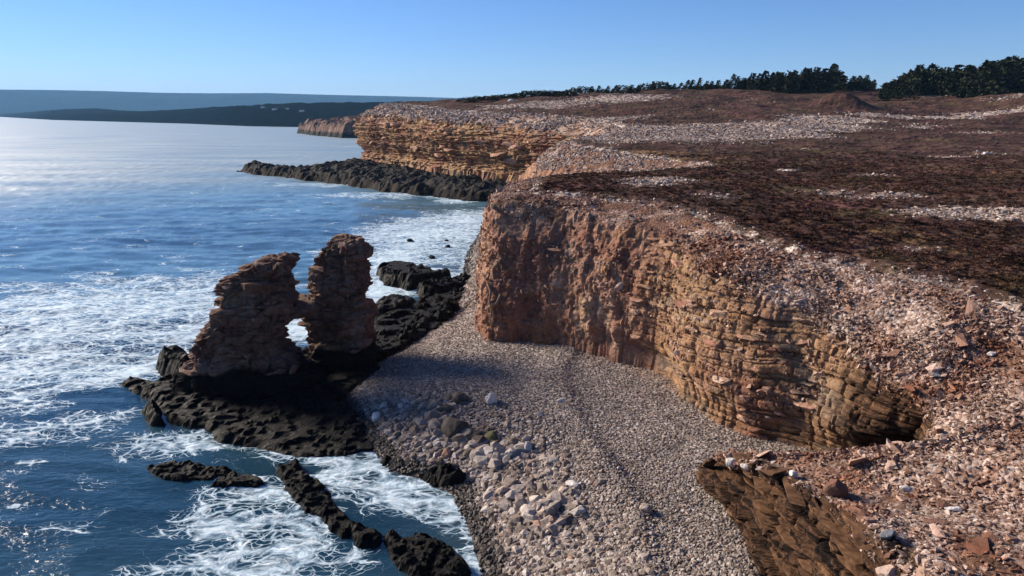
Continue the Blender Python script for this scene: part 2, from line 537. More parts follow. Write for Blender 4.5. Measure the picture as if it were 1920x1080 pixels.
MAT_CROWN = plain("conifer_needles", (0.014, 0.019, 0.011), (0.048, 0.052, 0.028), 0.6, 0.9, 0.05, 0.0)
MAT_TRUNK = plain("conifer_bark", (0.04, 0.03, 0.022), (0.09, 0.07, 0.055), 4)
MAT_HILL = plain("far_hill", (0.006, 0.022, 0.034), (0.012, 0.034, 0.046), 0.006, 1.0, 0.0, 0.0)  # blue of the haze mixed into the hills' base colour
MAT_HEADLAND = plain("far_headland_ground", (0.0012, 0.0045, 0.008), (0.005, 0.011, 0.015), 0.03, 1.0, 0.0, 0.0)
MAT_WHITEWALL = plain("white_boards", (0.75, 0.75, 0.74), (0.82, 0.82, 0.80), 1.0, 0.7)
MAT_ROOF = plain("dark_roof", (0.06, 0.06, 0.065), (0.10, 0.10, 0.10), 1.0, 0.8)
MAT_ROOT = plain("bare_root", (0.17, 0.12, 0.085), (0.30, 0.22, 0.16), 5, 0.9)

# ------------------------------------------------------------------ the lie of the land
PROF_Y = [0, 10, 20, 26, 33, 40, 46, 60, 72, 86, 110, 130, 160, 200, 214, 240, 420]
PROF_Z = [6.4, 7.2, 8.1, 8.6, 9.2, 9.8, 10.0, 9.9, 9.7, 10.0, 11.7, 13.5, 17.0, 21.0, 21.3, 20.0, 12.0]
_pf = None


def Hland(x, y):
    """ground height of the clifftop, without small relief"""
    x = np.asarray(x, float); y = np.asarray(y, float)
    yy = y + 5 * np.sin(x * 0.045) * sstep(60, 120, y)
    z = np.interp(yy, PROF_Y, PROF_Z)
    for k in (-3.0, 3.0): z = z + np.interp(yy + k, PROF_Y, PROF_Z)
    z = z / 3
    z = z - 0.045 * np.clip(40 - x, 0, 200) * sstep(95, 180, y)
    z = z + 0.02 * np.clip(x - 90, 0, 100) * sstep(80, 160, y)
    z = z + 2.9 * np.exp(-((x - 71) / 5.0) ** 2 - ((y - 152) / 5) ** 2)          # stony mound before the trees
    z = z + 3.2 * sstep(92, 118, x) * np.exp(-((y - 150) / 16) ** 2)              # green bank at the wood's edge
    return z


def hit_ground(px, py):
    d = ray(px, py)
    t = np.linspace(12, 260, 4000)
    z = CAM_H + d[2] * t
    g = Hland(d[0] * t, d[1] * t)
    i = np.argmax(z < g)
    return d[0] * t[i], d[1] * t[i]


# coast control points: cliff foot (x, y, z), cliff rim (x, y, z), edge of the turf (x, y)
K = [
    ((7.0, 5.0, 1.5), (9.4, 4.0, 5.4), (20, -4)),
    ((7.1, 12.0, 1.5), (9.1, 11.6, 5.2), (20, 5)),
    ((7.2, 17.6, 1.6), (8.9, 17.0, 4.6), (19.6, 9.0)),
    ((7.3, 20.4, 1.6), (8.05, 20.2, 3.75), (19, 11.3)),
    ((7.15, 23.5, 1.5), (7.4, 22.3, 3.1), (18.6, 13.0)),
    ((8.6, 22.7, 1.5), (8.55, 21.35, 3.65), (18.5, 14.4)),
    ((10.1, 21.8, 1.8), (10.0, 20.3, 4.2), (18.4, 15.3)),
    ((11.7, 20.9, 2.2), (11.45, 19.45, 4.8), (18.2, 16.8)),
    ((13.0, 20.5, 3.2), (12.7, 18.95, 5.35), (18.0, 18.6)),
    ((13.6, 21.2, 3.8), (13.8, 20.4, 5.7), (17.8, 20.9)),
    ((12.4, 22.2, 3.4), (13.5, 22.4, 6.2), (17.4, 22.6)),
    ((11.9, 23.8, 2.3), (13.0, 24.5, 6.7), (16.4, 25.6)),
    ((11.2, 25.1, 1.8), (12.3, 26.2, 7.2), (14.3, 27.8)),
    ((9.8, 25.9, 1.8), (11.0, 27.2, 7.6), (12.9, 29.2)),
    ((8.4, 27.8, 1.8), (9.9, 29.0, 8.0), (11.9, 31.2)),
    ((7.6, 30.7, 1.8), (9.2, 31.6, 8.3), (11.0, 33.6)),
    ((7.5, 33.0, 2.3), (8.8, 34.3, 8.7), (10.2, 36.6)),
    ((5.4, 35.4, 2.5), (6.3, 37.2, 9.2), (8.0, 40.0)),
    ((2.0, 38.2, 1.7), (2.8, 40.3, 9.5), (4.4, 43.0)),
    ((-1.8, 40.2, 0.9), (-0.8, 42.2, 9.7), (1.2, 45.0)),
    ((-2.6, 43.0, 0.8), (-1.2, 44.4, 9.7), (0.9, 46.6)),
    ((-2.4, 48.0, 0.8), (-0.9, 48.6, 9.6), (1.3, 49.0)),
    ((-2.2, 56.0, 0.8), (-0.6, 55.0, 9.2), (1.5, 54.0)),
    ((-0.6, 63.0, 0.8), (1.5, 60.5, 9.0), (3.5, 58.0)),
    ((6.0, 68.0, 1.5), (8.0, 65.0, 8.9), (10.0, 62.0)),
    ((13.0, 73.0, 4.0), (16.0, 72.0, 8.5), (20.0, 70.5)),
    ((9.0, 79.0, 2.5), (12.5, 80.5, 8.5), (15.5, 83.0)),
    ((3.0, 88.0, 1.2), (6.0, 89.5, 8.4), (10.0, 92.0)),
    ((0.5, 98.0, 1.0), (3.5, 98.0, 8.3), (7.5, 98.5)),
    ((3.0, 107.0, 1.0), (6.5, 106.0, 9.0), (10.5, 105.0)),
    ((9.0, 116.0, 1.5), (12.5, 114.0, 10.0), (17.0, 112.0)),
    ((8.5, 121.0, 2.8), (12.5, 122.0, 11.0), (18.0, 122.0)),
    ((4.0, 127.0, 3.4), (7.5, 130.0, 11.8), (13.0, 135.0)),
    ((-14.0, 150.0, 3.0), (-12.0, 152.5, 13.2), (-7.0, 160.0)),
    ((-30.0, 178.0, 2.4), (-28.0, 180.5, 14.2), (-23.0, 186.0)),
    ((-41.5, 198.0, 1.8), (-40.5, 200.0, 14.7), (-35.5, 206.0)),
    ((-46.0, 208.0, 1.5), (-44.0, 208.5, 14.6), (-38.0, 212.0)),
    ((-42.0, 224.0, 1.5), (-39.0, 223.0, 14.2), (-34.0, 222.0)),
    ((-27.0, 245.0, 2.0), (-22.0, 243.0, 14.0), (-16.0, 240.0)),
    ((0.0, 300.0, 1.0), (10.0, 295.0, 14.0), (16.0, 290.0)),
]
KB = np.array([k[0] for k in K], float); KR = np.array([k[1] for k in K], float); KE = np.array([k[2] for k in K], float)
_mid = (KB[:, :2] + KR[:, :2]) / 2
KT = np.concatenate([[0], np.cumsum(np.linalg.norm(np.diff(_mid, axis=0), axis=1))])
f_base, f_rim, f_edge = spline(KB, KT), spline(KR, KT), spline(KE, KT)

# layered rock: irregular beds with their own set-back and block lengths
_bt = np.cumsum(rng.uniform(0.10, 0.46, 130)) - 6.0
_bprot = rng.uniform(-1, 1, 130)
_blen = rng.uniform(0.7, 2.6, 130)


def strata(s, z, x, y):
    """outward push of the beds: s runs along the face"""
    zw = z + 0.45 * perlin(x * 0.11, y * 0.11, 0.3) + 0.10 * perlin(x * 0.9, y * 0.9, z * 0.5)
    i = np.clip(np.searchsorted(_bt, zw.ravel()).reshape(zw.shape), 1, 128)
    L = _blen[i]
    off = hash2(i, 3 + 0 * i) * 9
    c = (s + off) / L + 0.25 * perlin(s * 0.8, zw * 0.7, 5.1)
    cell = np.floor(c)
    blk = hash2(cell, i * 7)
    fr = c - cell
    joint = np.minimum(fr, 1 - fr) * L
    bed = (zw - _bt[i - 1]) / np.maximum(_bt[i] - _bt[i - 1], 0.05)
    edge = np.minimum(bed, 1 - bed) * np.maximum(_bt[i] - _bt[i - 1], 0.05)
    d = 0.62 * _bprot[i] + 0.9 * (blk - 0.5) - 0.55 * np.exp(-joint / 0.05) - 0.45 * np.exp(-edge / 0.035)
    return d


def sheet_normals(X, Y, Z):
    V = np.stack([X, Y, Z], -1)
    ds = np.gradient(V, axis=1); dv = np.gradient(V, axis=0)
    n = np.cross(dv, ds)
    return n / (np.linalg.norm(n, axis=-1, keepdims=True) + 1e-9)


def coast(u0, u1, ncol, nface, nslope, nin):
    """lofted cliff between two stations of the coast; returns arrays"""
    uu = np.linspace(u0, u1, 6000)
    b = f_base(uu)
    dens = 1 / np.hypot(b[:, 0], b[:, 1])
    cd = np.cumsum(dens); cd = (cd - cd[0]) / (cd[-1] - cd[0])
    u = np.interp(np.linspace(0, 1, ncol), cd, uu)
    B, Rm, E = f_base(u), f_rim(u), f_edge(u)
    EZ = Hland(E[:, 0], E[:, 1])
    rows = []
    out = np.stack([B[:, 0] - Rm[:, 0], B[:, 1] - Rm[:, 1]], -1)
    out /= np.linalg.norm(out, axis=1, keepdims=True) + 1e-6
    foot = np.column_stack([B[:, :2] + out * 0.35, B[:, 2] - 2.0])
    rows.append(foot)
    typ = [0.0]
    for t in np.linspace(0, 1, nface):
        h = 0.22 * t + 0.78 * t ** 3.0
        xy = B[:, :2] * (1 - h) + Rm[:, :2] * h
        z = B[:, 2] * (1 - t) + Rm[:, 2] * t
        rows.append(np.column_stack([xy, z])); typ.append(t)
    for t in np.linspace(0, 1, nslope + 1)[1:]:
        xy = Rm[:, :2] * (1 - t) + E * t
        zf = 1 - (1 - t) ** (1.45 - 0.55 * (1 - sstep(20.8, 24.0, Rm[:, 1])))
        z = Rm[:, 2] * (1 - zf) + (EZ - 0.05) * zf
        rows.append(np.column_stack([xy, z])); typ.append(1 + t)
    inl = E - Rm[:, :2]
    inl /= np.linalg.norm(inl, axis=1, keepdims=True) + 1e-6
    for k in range(1, nin + 1):
        xy = E + inl * (2.2 * k / nin)
        rows.append(np.column_stack([xy, Hland(xy[:, 0], xy[:, 1]) - 0.12 - 0.25 * k / nin])); typ.append(2.0 + k / nin)
    A = np.array(rows)
    T = np.array(typ)[:, None] * np.ones((1, ncol))
    X, Y, Z = A[..., 0], A[..., 1], A[..., 2]
    N = sheet_normals(X, Y, Z)
    # soften the normals so that the displacement does not tear
    for _ in range(3):
        N[1:-1] = (N[:-2] + N[1:-1] * 2 + N[2:]) / 4
    N /= np.linalg.norm(N, axis=-1, keepdims=True) + 1e-9
    S = np.ones((len(T), 1)) * u[None, :]
    far = sstep(80, 130, Y)
    spurf = (S < KT[4] - 0.6) * 1.0
    rocky = 1 - sstep(0.82, 1.12, T - 0.03 * spurf + 0.16 * fbm(X * 0.35, Y * 0.35, Z * 0.35, 3))
    # low spots of bedrock on the rubble slopes
    big = fbm(X * 0.16, Y * 0.16, Z * 0.16, 4)
    out = {}
    st = strata(S, Z, X, Y)
    crackv = np.exp(-np.abs(perlin(S * 0.55, Z * 0.06, 2.0)) / 0.035) + 0.7 * np.exp(-np.abs(perlin(S * 1.3, Z * 0.15, 9.0)) / 0.05)
    under = np.exp(-(T / 0.17) ** 2)
    bedw = np.clip(0.22 + 0.78 * sstep(5.0, 8.5, X - 0.25 * np.clip(Y - 33, 0, 9)) + far, 0, 1)
    amp = (0.20 + 0.62 * far ) * bedw
    rough_face = (1 - bedw) * rocky * (0.55 * fbm(X * 0.8, Y * 0.8, Z * 0.35, 4) + 0.30 * fbm(X * 2.2, Y * 2.2, Z * 1.6, 3))
    d = rocky * amp * st + (0.55 + 0.7 * far) * big * sstep(0.0, 0.25, T) * (1 - sstep(1.3, 2.0, T))
    d = d + 0.16 * fbm(X * 1.3, Y * 1.3, Z * 1.3, 4) * (1 - sstep(1.7, 2.1, T))
    # brow: the upper beds of the far cliff stand out over an undercut
    brow = np.exp(-((T - 0.72) / 0.2) ** 2) * 1.5 - np.exp(-((T - 0.2) / 0.14) ** 2) * 1.3
    d = d + far * brow + rough_face - (0.17 * crackv * rocky + 0.45 * under * (0.5 + bedw)) * (1 - far) - 0.5 * crackv * rocky * far
    lip = spurf * (0.40 * np.exp(-((T - 0.97) / 0.09) ** 2) - 0.55 * np.exp(-((T - 0.58) / 0.2) ** 2) + 0.22 * st * rocky)
    d = d + lip
    nside = sstep(KT[4] - 1.0, KT[4] + 0.8, S) * (1 - sstep(KT[7], KT[8], S))
    d = d * (1 - 0.8 * nside) + 0.22 * spurf * rocky * fbm(X * 2.3, Y * 2.3, Z * 3.0, 3)
    X = X + N[..., 0] * d; Y = Y + N[..., 1] * d; Z = Z + N[..., 2] * d * np.where(T > 0.9, 0.8, 0.35)
    soilm = 0.75 * sstep(30.5, 36, Y) * (1 - far)
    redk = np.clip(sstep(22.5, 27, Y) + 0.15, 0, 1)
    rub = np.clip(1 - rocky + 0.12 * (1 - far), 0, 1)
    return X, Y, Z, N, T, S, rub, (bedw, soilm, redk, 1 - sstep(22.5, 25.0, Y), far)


# ------------------------------------------------------------------ far land and haze distances
def far_ridge(name, mat, prof, shore, depth, back, label, nx=420, rough=0.12, seed=0.0, nrow=26):
    """prof: (px, py) skyline; shore: (px, py) waterline or a fixed distance; a real landform with a slope, a crest and a back"""
    pxs = np.linspace(prof[0][0], prof[-1][0], nx)
    sky_y = np.interp(pxs, [p[0] for p in prof], [p[1] for p in prof])
    if callable(shore): dist = shore(pxs)
    else: dist = np.array([P(x, np.interp(x, [p[0] for p in shore], [p[1] for p in shore]), 0)[1] for x in pxs])
    cr = dist * depth
    X = []; Y = []; Z = []
    crest = np.array([PY(x, y, c) for x, y, c in zip(pxs, sky_y, cr)])
    base = np.array([PY(x, 230, d) for x, d in zip(pxs, dist)])
    for t in np.linspace(-0.03, 1, nrow):
        yy = dist + (cr - dist) * t
        xx = base[:, 0] + (crest[:, 0] - base[:, 0]) * t
        prof_t = max(t, 0) ** 0.8
        z = crest[:, 2] * prof_t + np.where(t < 0, -3, 0)
        n = fbm(xx * 0.004 + seed, yy * 0.004, t, 5)
        z = z + np.abs(crest[:, 2]) * rough * n * math.sin(math.pi * min(max(t, 0), 1)) * 2 + (0.5 + 2.5 * fbm(xx * 0.05, yy * 0.05, seed, 3)) * (t > 0)
        X.append(xx); Y.append(yy); Z.append(z)
    for t in np.linspace(0.1, 1, 8):
        yy = cr * (1 + t * back); xx = crest[:, 0] * (1 + t * back)
        X.append(xx); Y.append(yy); Z.append(crest[:, 2] * (1 - t * t) - 1)
    me = grid_mesh(name, np.array(X), np.array(Y), np.array(Z), smooth=True, flip=False)
    me.materials.append(mat)
    return tag(new_obj(name, me), label, None, None, "structure")


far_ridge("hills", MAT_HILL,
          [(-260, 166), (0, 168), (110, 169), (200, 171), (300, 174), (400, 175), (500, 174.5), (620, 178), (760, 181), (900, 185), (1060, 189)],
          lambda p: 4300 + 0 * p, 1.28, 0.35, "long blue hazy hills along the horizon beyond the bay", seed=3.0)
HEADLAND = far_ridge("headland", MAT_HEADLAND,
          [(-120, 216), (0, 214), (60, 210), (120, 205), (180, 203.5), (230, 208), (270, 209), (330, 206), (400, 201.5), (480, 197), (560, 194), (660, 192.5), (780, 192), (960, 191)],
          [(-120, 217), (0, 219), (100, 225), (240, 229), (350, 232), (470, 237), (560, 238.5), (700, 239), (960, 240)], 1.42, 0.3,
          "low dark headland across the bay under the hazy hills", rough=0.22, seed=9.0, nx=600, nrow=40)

# ------------------------------------------------------------------ sea
WATER = np.array([(1.2, 8), (0.3, 13), (-0.9, 19.7), (-1.6, 22.4), (-2.3, 24.6), (-3.6, 25.9), (-5.2, 26.6), (-6.4, 28.6), (-8.0, 31.5), (-9.4, 34.5), (-9.2, 38.0), (-7.6, 43.0),
                  (-5.6, 50.0), (-4.4, 58.0), (-4.6, 66.0), (-4.9, 74.0), (-3.8, 90.0), (-2.6, 103.0), (0.5, 116.0), (30, 140)], float)
_wpoly = np.concatenate([WATER, [(200, 140), (200, 8)]])


def shore_d(X, Y):
    return poly_sdf(X, Y, _wpoly)


FOAM = [  # photo point, half sizes in the photo, strength: read as patches of foam lying on the water
    (150, 590, 310, 75, .70), (300, 560, 210, 50, .64), (60, 680, 200, 64, .62), (360, 620, 115, 66, .64), (240, 700, 80, 22, .95), (180, 715, 80, 14, .8),
    (800, 440, 120, 34, .95), (880, 415, 70, 20, .9), (730, 485, 70, 26, 1.0), (660, 470, 60, 24, .5), (860, 480, 60, 20, .45),
    (480, 950, 130, 65, .56), (560, 1000, 70, 75, .66), (400, 1050, 160, 40, .56), (510, 1070, 90, 40, .55),
    (770, 915, 110, 40, .66), (850, 960, 50, 45, .68), (600, 850, 120, 22, .6), (870, 1050, 40, 60, .6), (330, 830, 140, 30, .38), (650, 900, 60, 40, .55),
    (560, 615, 60, 18, 1.3), (715, 545, 60, 28, 1.0), (790, 520, 80, 14, .9),
    (740, 366, 160, 6, .5), (862, 374, 34, 6, 1.1), (620, 346, 120, 5, .4),
    (90, 800, 150, 60, .34), (120, 950, 200, 90, .2), (40, 870, 60, 30, .3), (600, 1050, 140, 60, .3), (420, 690, 60, 20, .6),
]


def foam_density(X, Y):
    f = 0.05 + 0.12 * fbm(X * 0.03, Y * 0.05, 2.2, 4)
    for px, py, rx, ry, a in FOAM:
        c = P(px, py); e = P(px + rx, py); n0 = P(px, py - ry)[1]; n1 = P(px, py + ry)[1]
        sx = e[0] - c[0]; sy = (n0 - n1) / 2
        ww = 0.35 * perlin(X * 1.3 / sx, Y * 1.3 / sy, px * 0.1) + 0.22 * perlin(X * 3.1 / sx, Y * 3.1 / sy, py * 0.1)
        f = np.maximum(f, a * (1 + 0.8 * ww) * np.exp(-0.8 * (((X - c[0]) / sx) ** 2 + ((Y - c[1]) / sy) ** 2) ** 1.1))
    f = 1.1 * f * np.clip(1 + 0.55 * fbm(X * 0.22, Y * 0.45, 6.0, 4), 0.4, 1.4)
    return f


def build_sea():
    X, Y = polar(-48, 16, 560, 11, 620, 460)
    d = shore_d(X, Y)
    foam = foam_density(X, Y)
    foam = np.maximum(foam, 0.66 * np.exp(-((d + 0.25 + 0.3 * perlin(X * 0.7, Y * 0.7)) / 0.45) ** 2))
    near = 1 - sstep(200, 500, np.hypot(X, Y))
    wx = X + 1.5 * perlin(X * 0.08, Y * 0.08, 1.0); wy = Y + 2.0 * perlin(X * 0.07, Y * 0.07, 7.0)
    h = 0.24 * perlin(wx * 0.07, wy * 0.22, 0.4) + 0.15 * (1 - 2 * np.abs(perlin(wx * 0.16, wy * 0.42, 3.0))) + 0.07 * fbm(wx * 0.5, wy * 1.05, 1.7, 4)
    calm = sstep(-6, 0.5, d)
    Z = (h - 0.05) * near * (1 - 0.8 * calm) + 0.05 * sstep(0.3, 0.9, foam) * near * fbm(X * 2, Y * 2, 0, 2)
    shallow = np.exp(-np.clip(-d, 0, 50) / 1.6) * 0.8
    mask = d < 2.5
    rr = np.hypot(X, Y)
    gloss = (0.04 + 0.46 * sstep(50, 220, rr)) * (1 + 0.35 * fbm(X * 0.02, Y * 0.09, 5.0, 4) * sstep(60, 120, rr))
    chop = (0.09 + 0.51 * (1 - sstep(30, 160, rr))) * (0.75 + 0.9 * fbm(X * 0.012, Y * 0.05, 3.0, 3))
    Z = Z * (0.45 + 0.55 * sstep(30, 60, rr))
    Z = Z * (0.35 + 0.65 * (1 - sstep(120, 320, rr)))
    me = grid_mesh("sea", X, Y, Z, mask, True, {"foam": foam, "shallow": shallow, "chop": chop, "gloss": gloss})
    me.materials.append(MAT_SEA)
    tag(new_obj("sea", me), "blue sea with white foam running up to the rocks and beach", None, None, "structure")
    X, Y = polar(-62, 24, 60, 600, 9500, 60)
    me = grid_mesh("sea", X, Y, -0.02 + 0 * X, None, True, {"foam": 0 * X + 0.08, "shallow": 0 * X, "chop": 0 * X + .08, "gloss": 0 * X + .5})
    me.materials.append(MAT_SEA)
    tag(new_obj("sea", me), "bright open water of the far bay reaching to the horizon", None, None, "structure")


build_sea()

# ------------------------------------------------------------------ beach
def beach_z(X, Y, d=None):
    d = shore_d(X, Y) if d is None else d
    z = np.where(d > 0, 2.1 * (1 - np.exp(-d * 0.14)), d * 0.22)
    # storm berm: a low crest running down the beach
    BERM = np.array([(3.6, 38), (2.4, 33.0), (2.9, 29.0), (3.6, 25.5), (4.3, 22.0), (4.4, 18.0), (4.2, 12)])
    bd = poly_sdf(X, Y, BERM, False)
    side = np.interp(Y, BERM[::-1, 1], BERM[::-1, 0])
    z = z + 0.30 * np.exp(-(bd / 1.1) ** 2) * np.where(X > side, np.exp(-((X - side) / 0.55) ** 2), 1) * (0.7 + 0.6 * fbm(X * 0.3, Y * 0.3, 7.0, 2))
    z = z + 0.10 * fbm(X * 0.5, Y * 0.5, 1.0, 4) * sstep(-1, 1, d)
    # talus piled against the west foot of the promontory
    z = z + 1.6 * np.exp(-((X + 2.4) / 1.3) ** 2) * sstep(44, 56, Y) * (1 - sstep(78, 90, Y))
    return z


def build_beach():
    X, Y = polar(-24, 42, 380, 11, 125, 300)
    d = shore_d(X, Y)
    Z = beach_z(X, Y, d)
    warm = sstep(3, 9, X) * sstep(45, 25, Y) * 0.5 + 0.35 * sstep(26, 36, Y) * sstep(-4, 3, X)
    wet = 1 - sstep(0.1, 1.3, d + 0.5 * fbm(X, Y, 0, 3))
    wet = np.maximum(wet, 0.95 * np.exp(-(((X + 6.9) / 1.9) ** 2 + ((Y - 39) / 5.0) ** 2)) * 1.0)
    mask = (d > -4) & ~((X > 14) & (Y > 20))
    me = grid_mesh("beach", X, Y, Z, mask, False, {"warm": warm, "wet": wet})
    me.materials.append(MAT_BEACH)
    tag(new_obj("beach", me), "shingle beach of grey and pinkish stones below the cliff", None, None, "structure")
    return X, Y, Z, d, mask


BX, BY, BZ, BD, BM = build_beach()

# ------------------------------------------------------------------ cliffs
i_split = KT[24]
CX, CY, CZ, CN, CT, CS, CR, CB = coast(0, i_split, 900, 190, 96, 6)
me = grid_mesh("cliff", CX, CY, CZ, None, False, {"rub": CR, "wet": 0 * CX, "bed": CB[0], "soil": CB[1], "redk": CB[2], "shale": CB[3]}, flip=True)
me.materials.append(MAT_CLIFF)
CLIFF = tag(new_obj("cliff", me), "reddish brown layered cliff with a rubble brow standing over the shingle beach", None, None, "structure")
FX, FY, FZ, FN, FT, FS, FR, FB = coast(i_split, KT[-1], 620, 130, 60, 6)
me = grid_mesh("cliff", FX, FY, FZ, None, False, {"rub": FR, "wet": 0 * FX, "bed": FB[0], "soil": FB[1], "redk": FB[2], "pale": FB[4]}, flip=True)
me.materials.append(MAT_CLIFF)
CLIFF_FAR = tag(new_obj("cliff", me), "long ochre cliff of level rock beds across the cove with a pale stony brow", None, None, "structure")

# ------------------------------------------------------------------ clifftop heath
ROCKY = [  # photo point on the ground, half sizes in metres, strength
    (1240, 252, 16, 13, 1.15), (1330, 248, 13, 12, 1.15), (1420, 250, 11, 9, 1.1), (1500, 238, 11, 8, 1.1), (1560, 226, 10, 7, 1.0), (1660, 218, 11, 4, .8), (1750, 222, 10, 4, .85), (1850, 216, 11, 4, .75),
    (1720, 240, 5, 3, .6), (1840, 250, 7, 2.2, .55), (1120, 190, 20, 14, .8), (1180, 188, 14, 10, .7), (1060, 195, 16, 14, .75), (980, 200, 14, 10, .65), (1150, 225, 12, 8, .6),
    (1780, 183, 16, 5, .5), (1890, 183, 10, 5, .5), (1540, 160, 6, 6, .7), (1780, 295, 4, 2, .55), (1850, 290, 4, 2, .55), (1640, 332, 3, .8, .6), (1475, 327, 1.2, .6, .8),
    (1520, 283, 4, 1, .5), (1800, 405, 4.2, 2.2, .75), (1880, 410, 3, 2.2, .75), (1660, 372, 3.8, 1.5, .58), (1250, 345, 2.8, 2.6, .66), (1210, 350, 2.6, 2.2, .66), (1340, 372, 2.2, 1.8, .5), (1560, 365, 3.2, 1.4, .52), (1720, 470, 1.6, .8, .5),
]
GRASSY = [(1180, 290, 10, 3, .9), (1100, 296, 6, 4, .9), (1300, 300, 10, 3, .65), (1440, 340, 8, 2, .5), (1640, 350, 9, 2, .5), (1660, 440, 2.4, 1.1, .75), (1720, 452, 2.4, .9, .7), (1790, 472, 2.2, .8, .7), (1850, 460, 1.5, .8, .6), (1500, 420, 2, .8, .5), (1600, 380, 4, 1.4, .35)]


def patches(X, Y, L):
    f = np.zeros(X.shape)
    for px, py, sx, sy, a in L:
        gx, gy = hit_ground(px, py)
        f = np.maximum(f, a * np.exp(-0.9 * (((X - gx) / sx) ** 2 + ((Y - gy) / sy) ** 2)))
    return f


def build_heath():
    X, Y = polar(-14, 58, 640, 15, 420, 500)
    u = np.linspace(0, KT[-1], 300)
    E = f_edge(u)
    poly = np.concatenate([E, [(30, 420), (500, 420), (500, 0), (40, -5)]])
    d = poly_sdf(X, Y, poly)
    sc = 0.6 + 1.6 * sstep(70, 150, Y)
    dn = d + sc * (1.1 * fbm(X * 0.35 / sc, Y * 0.35 / sc, 5.5, 5) - 0.15)
    Z = Hland(X, Y) - 0.42 + 0.60 * sstep(-0.35, 0.9, dn)
    Z = Z + (0.20 * fbm(X * 0.35, Y * 0.35, 2.0, 3) + 0.16 * fbm(X * 1.4, Y * 1.4, 0.0, 3)) * sstep(-0.2, 1.5, d)
    Z = Z + (0.5 * fbm(X * 0.09, Y * 0.09, 8.0, 3)) * sstep(0.5, 6, d) * (1 + 1.2 * sstep(90, 160, Y))
    rock = patches(X, Y, ROCKY)
    rock = np.maximum(rock, 0.55 * (1 - sstep(0.2, 1.8 + 2.5 * sstep(60, 120, Y), dn)))
    rock = rock + (0.10 + 0.30 * sstep(80, 130, Y)) * sstep(0.05, 0.5, fbm(X * 0.10, Y * 0.2, 4.0, 4))
    grass = patches(X, Y, GRASSY) + 0.7 * sstep(96, 116, X) * np.exp(-((Y - 146) / 14) ** 2) * 0.3
    me = grid_mesh("terrain", X, Y, Z, d > -1.2 * sc, False, {"rock": rock, "grass": grass}, flip=False)
    me.materials.append(MAT_HEATH)
    tag(new_obj("terrain", me), "dark brown and maroon heath on the clifftop with pale stony patches", None, None, "structure")
    return X, Y, Z, d, rock


HX, HY, HZ, HD, HR = build_heath()

# ------------------------------------------------------------------ stone shapes shared by all stones
def hull_mesh(name, n, dims, mat, seed, power=2.0, noise=0.15):
    r = random.Random(seed)
    bm = bmesh.new()
    for i in range(n):
        v = Vector((r.gauss(0, 1), r.gauss(0, 1), r.gauss(0, 1))).normalized()
        # superellipsoid so that the stones have faces rather than round backs
        k = (abs(v.x) ** power + abs(v.y) ** power + abs(v.z) ** power) ** (-1 / power)
        v = v * k * (1 + r.uniform(-noise, noise))
        bm.verts.new((v.x * dims[0], v.y * dims[1], v.z * dims[2]))
    res = bmesh.ops.convex_hull(bm, input=bm.verts)
    bmesh.ops.delete(bm, geom=[v for v in bm.verts if not v.link_faces], context="VERTS")
    bmesh.ops.recalc_face_normals(bm, faces=bm.faces)
    me = bpy.data.meshes.new(name)
    bm.to_mesh(me); bm.free()
    if mat: me.materials.append(mat)
    return me


def lump_mesh(name, dims, mat, seed, sub=3, amp=0.28, freq=1.1, flat=0.0):
    """a weathered boulder: an icosphere broken up by noise and a few cut faces"""
    bm = bmesh.new()
    bmesh.ops.create_icosphere(bm, subdivisions=sub, radius=1)
    r = random.Random(seed)
    cuts = [(Vector((r.gauss(0, 1), r.gauss(0, 1), r.gauss(0, 1))).normalized(), r.uniform(0.62, 0.9)) for _ in range(9)]
    co = np.array([v.co[:] for v in bm.verts])
    n = 1 + amp * fbm(co[:, 0] * freq + seed * 3.1, co[:, 1] * freq, co[:, 2] * freq + seed, 4)
    for v, k in zip(bm.verts, n):
        c = v.co * k
        for nn, d in cuts:
            e = c.dot(nn) - d
            if e > 0: c = c - nn * e * 0.85
        v.co = (c.x * dims[0], c.y * dims[1], c.z * dims[2])
    me = bpy.data.meshes.new(name)
    bm.to_mesh(me); bm.free()
    if mat: me.materials.append(mat)
    return me


def source(meshes, name):
    c = bpy.data.collections.new(name)
    for m in meshes: c.objects.link(bpy.data.objects.new(name, m))
    return c


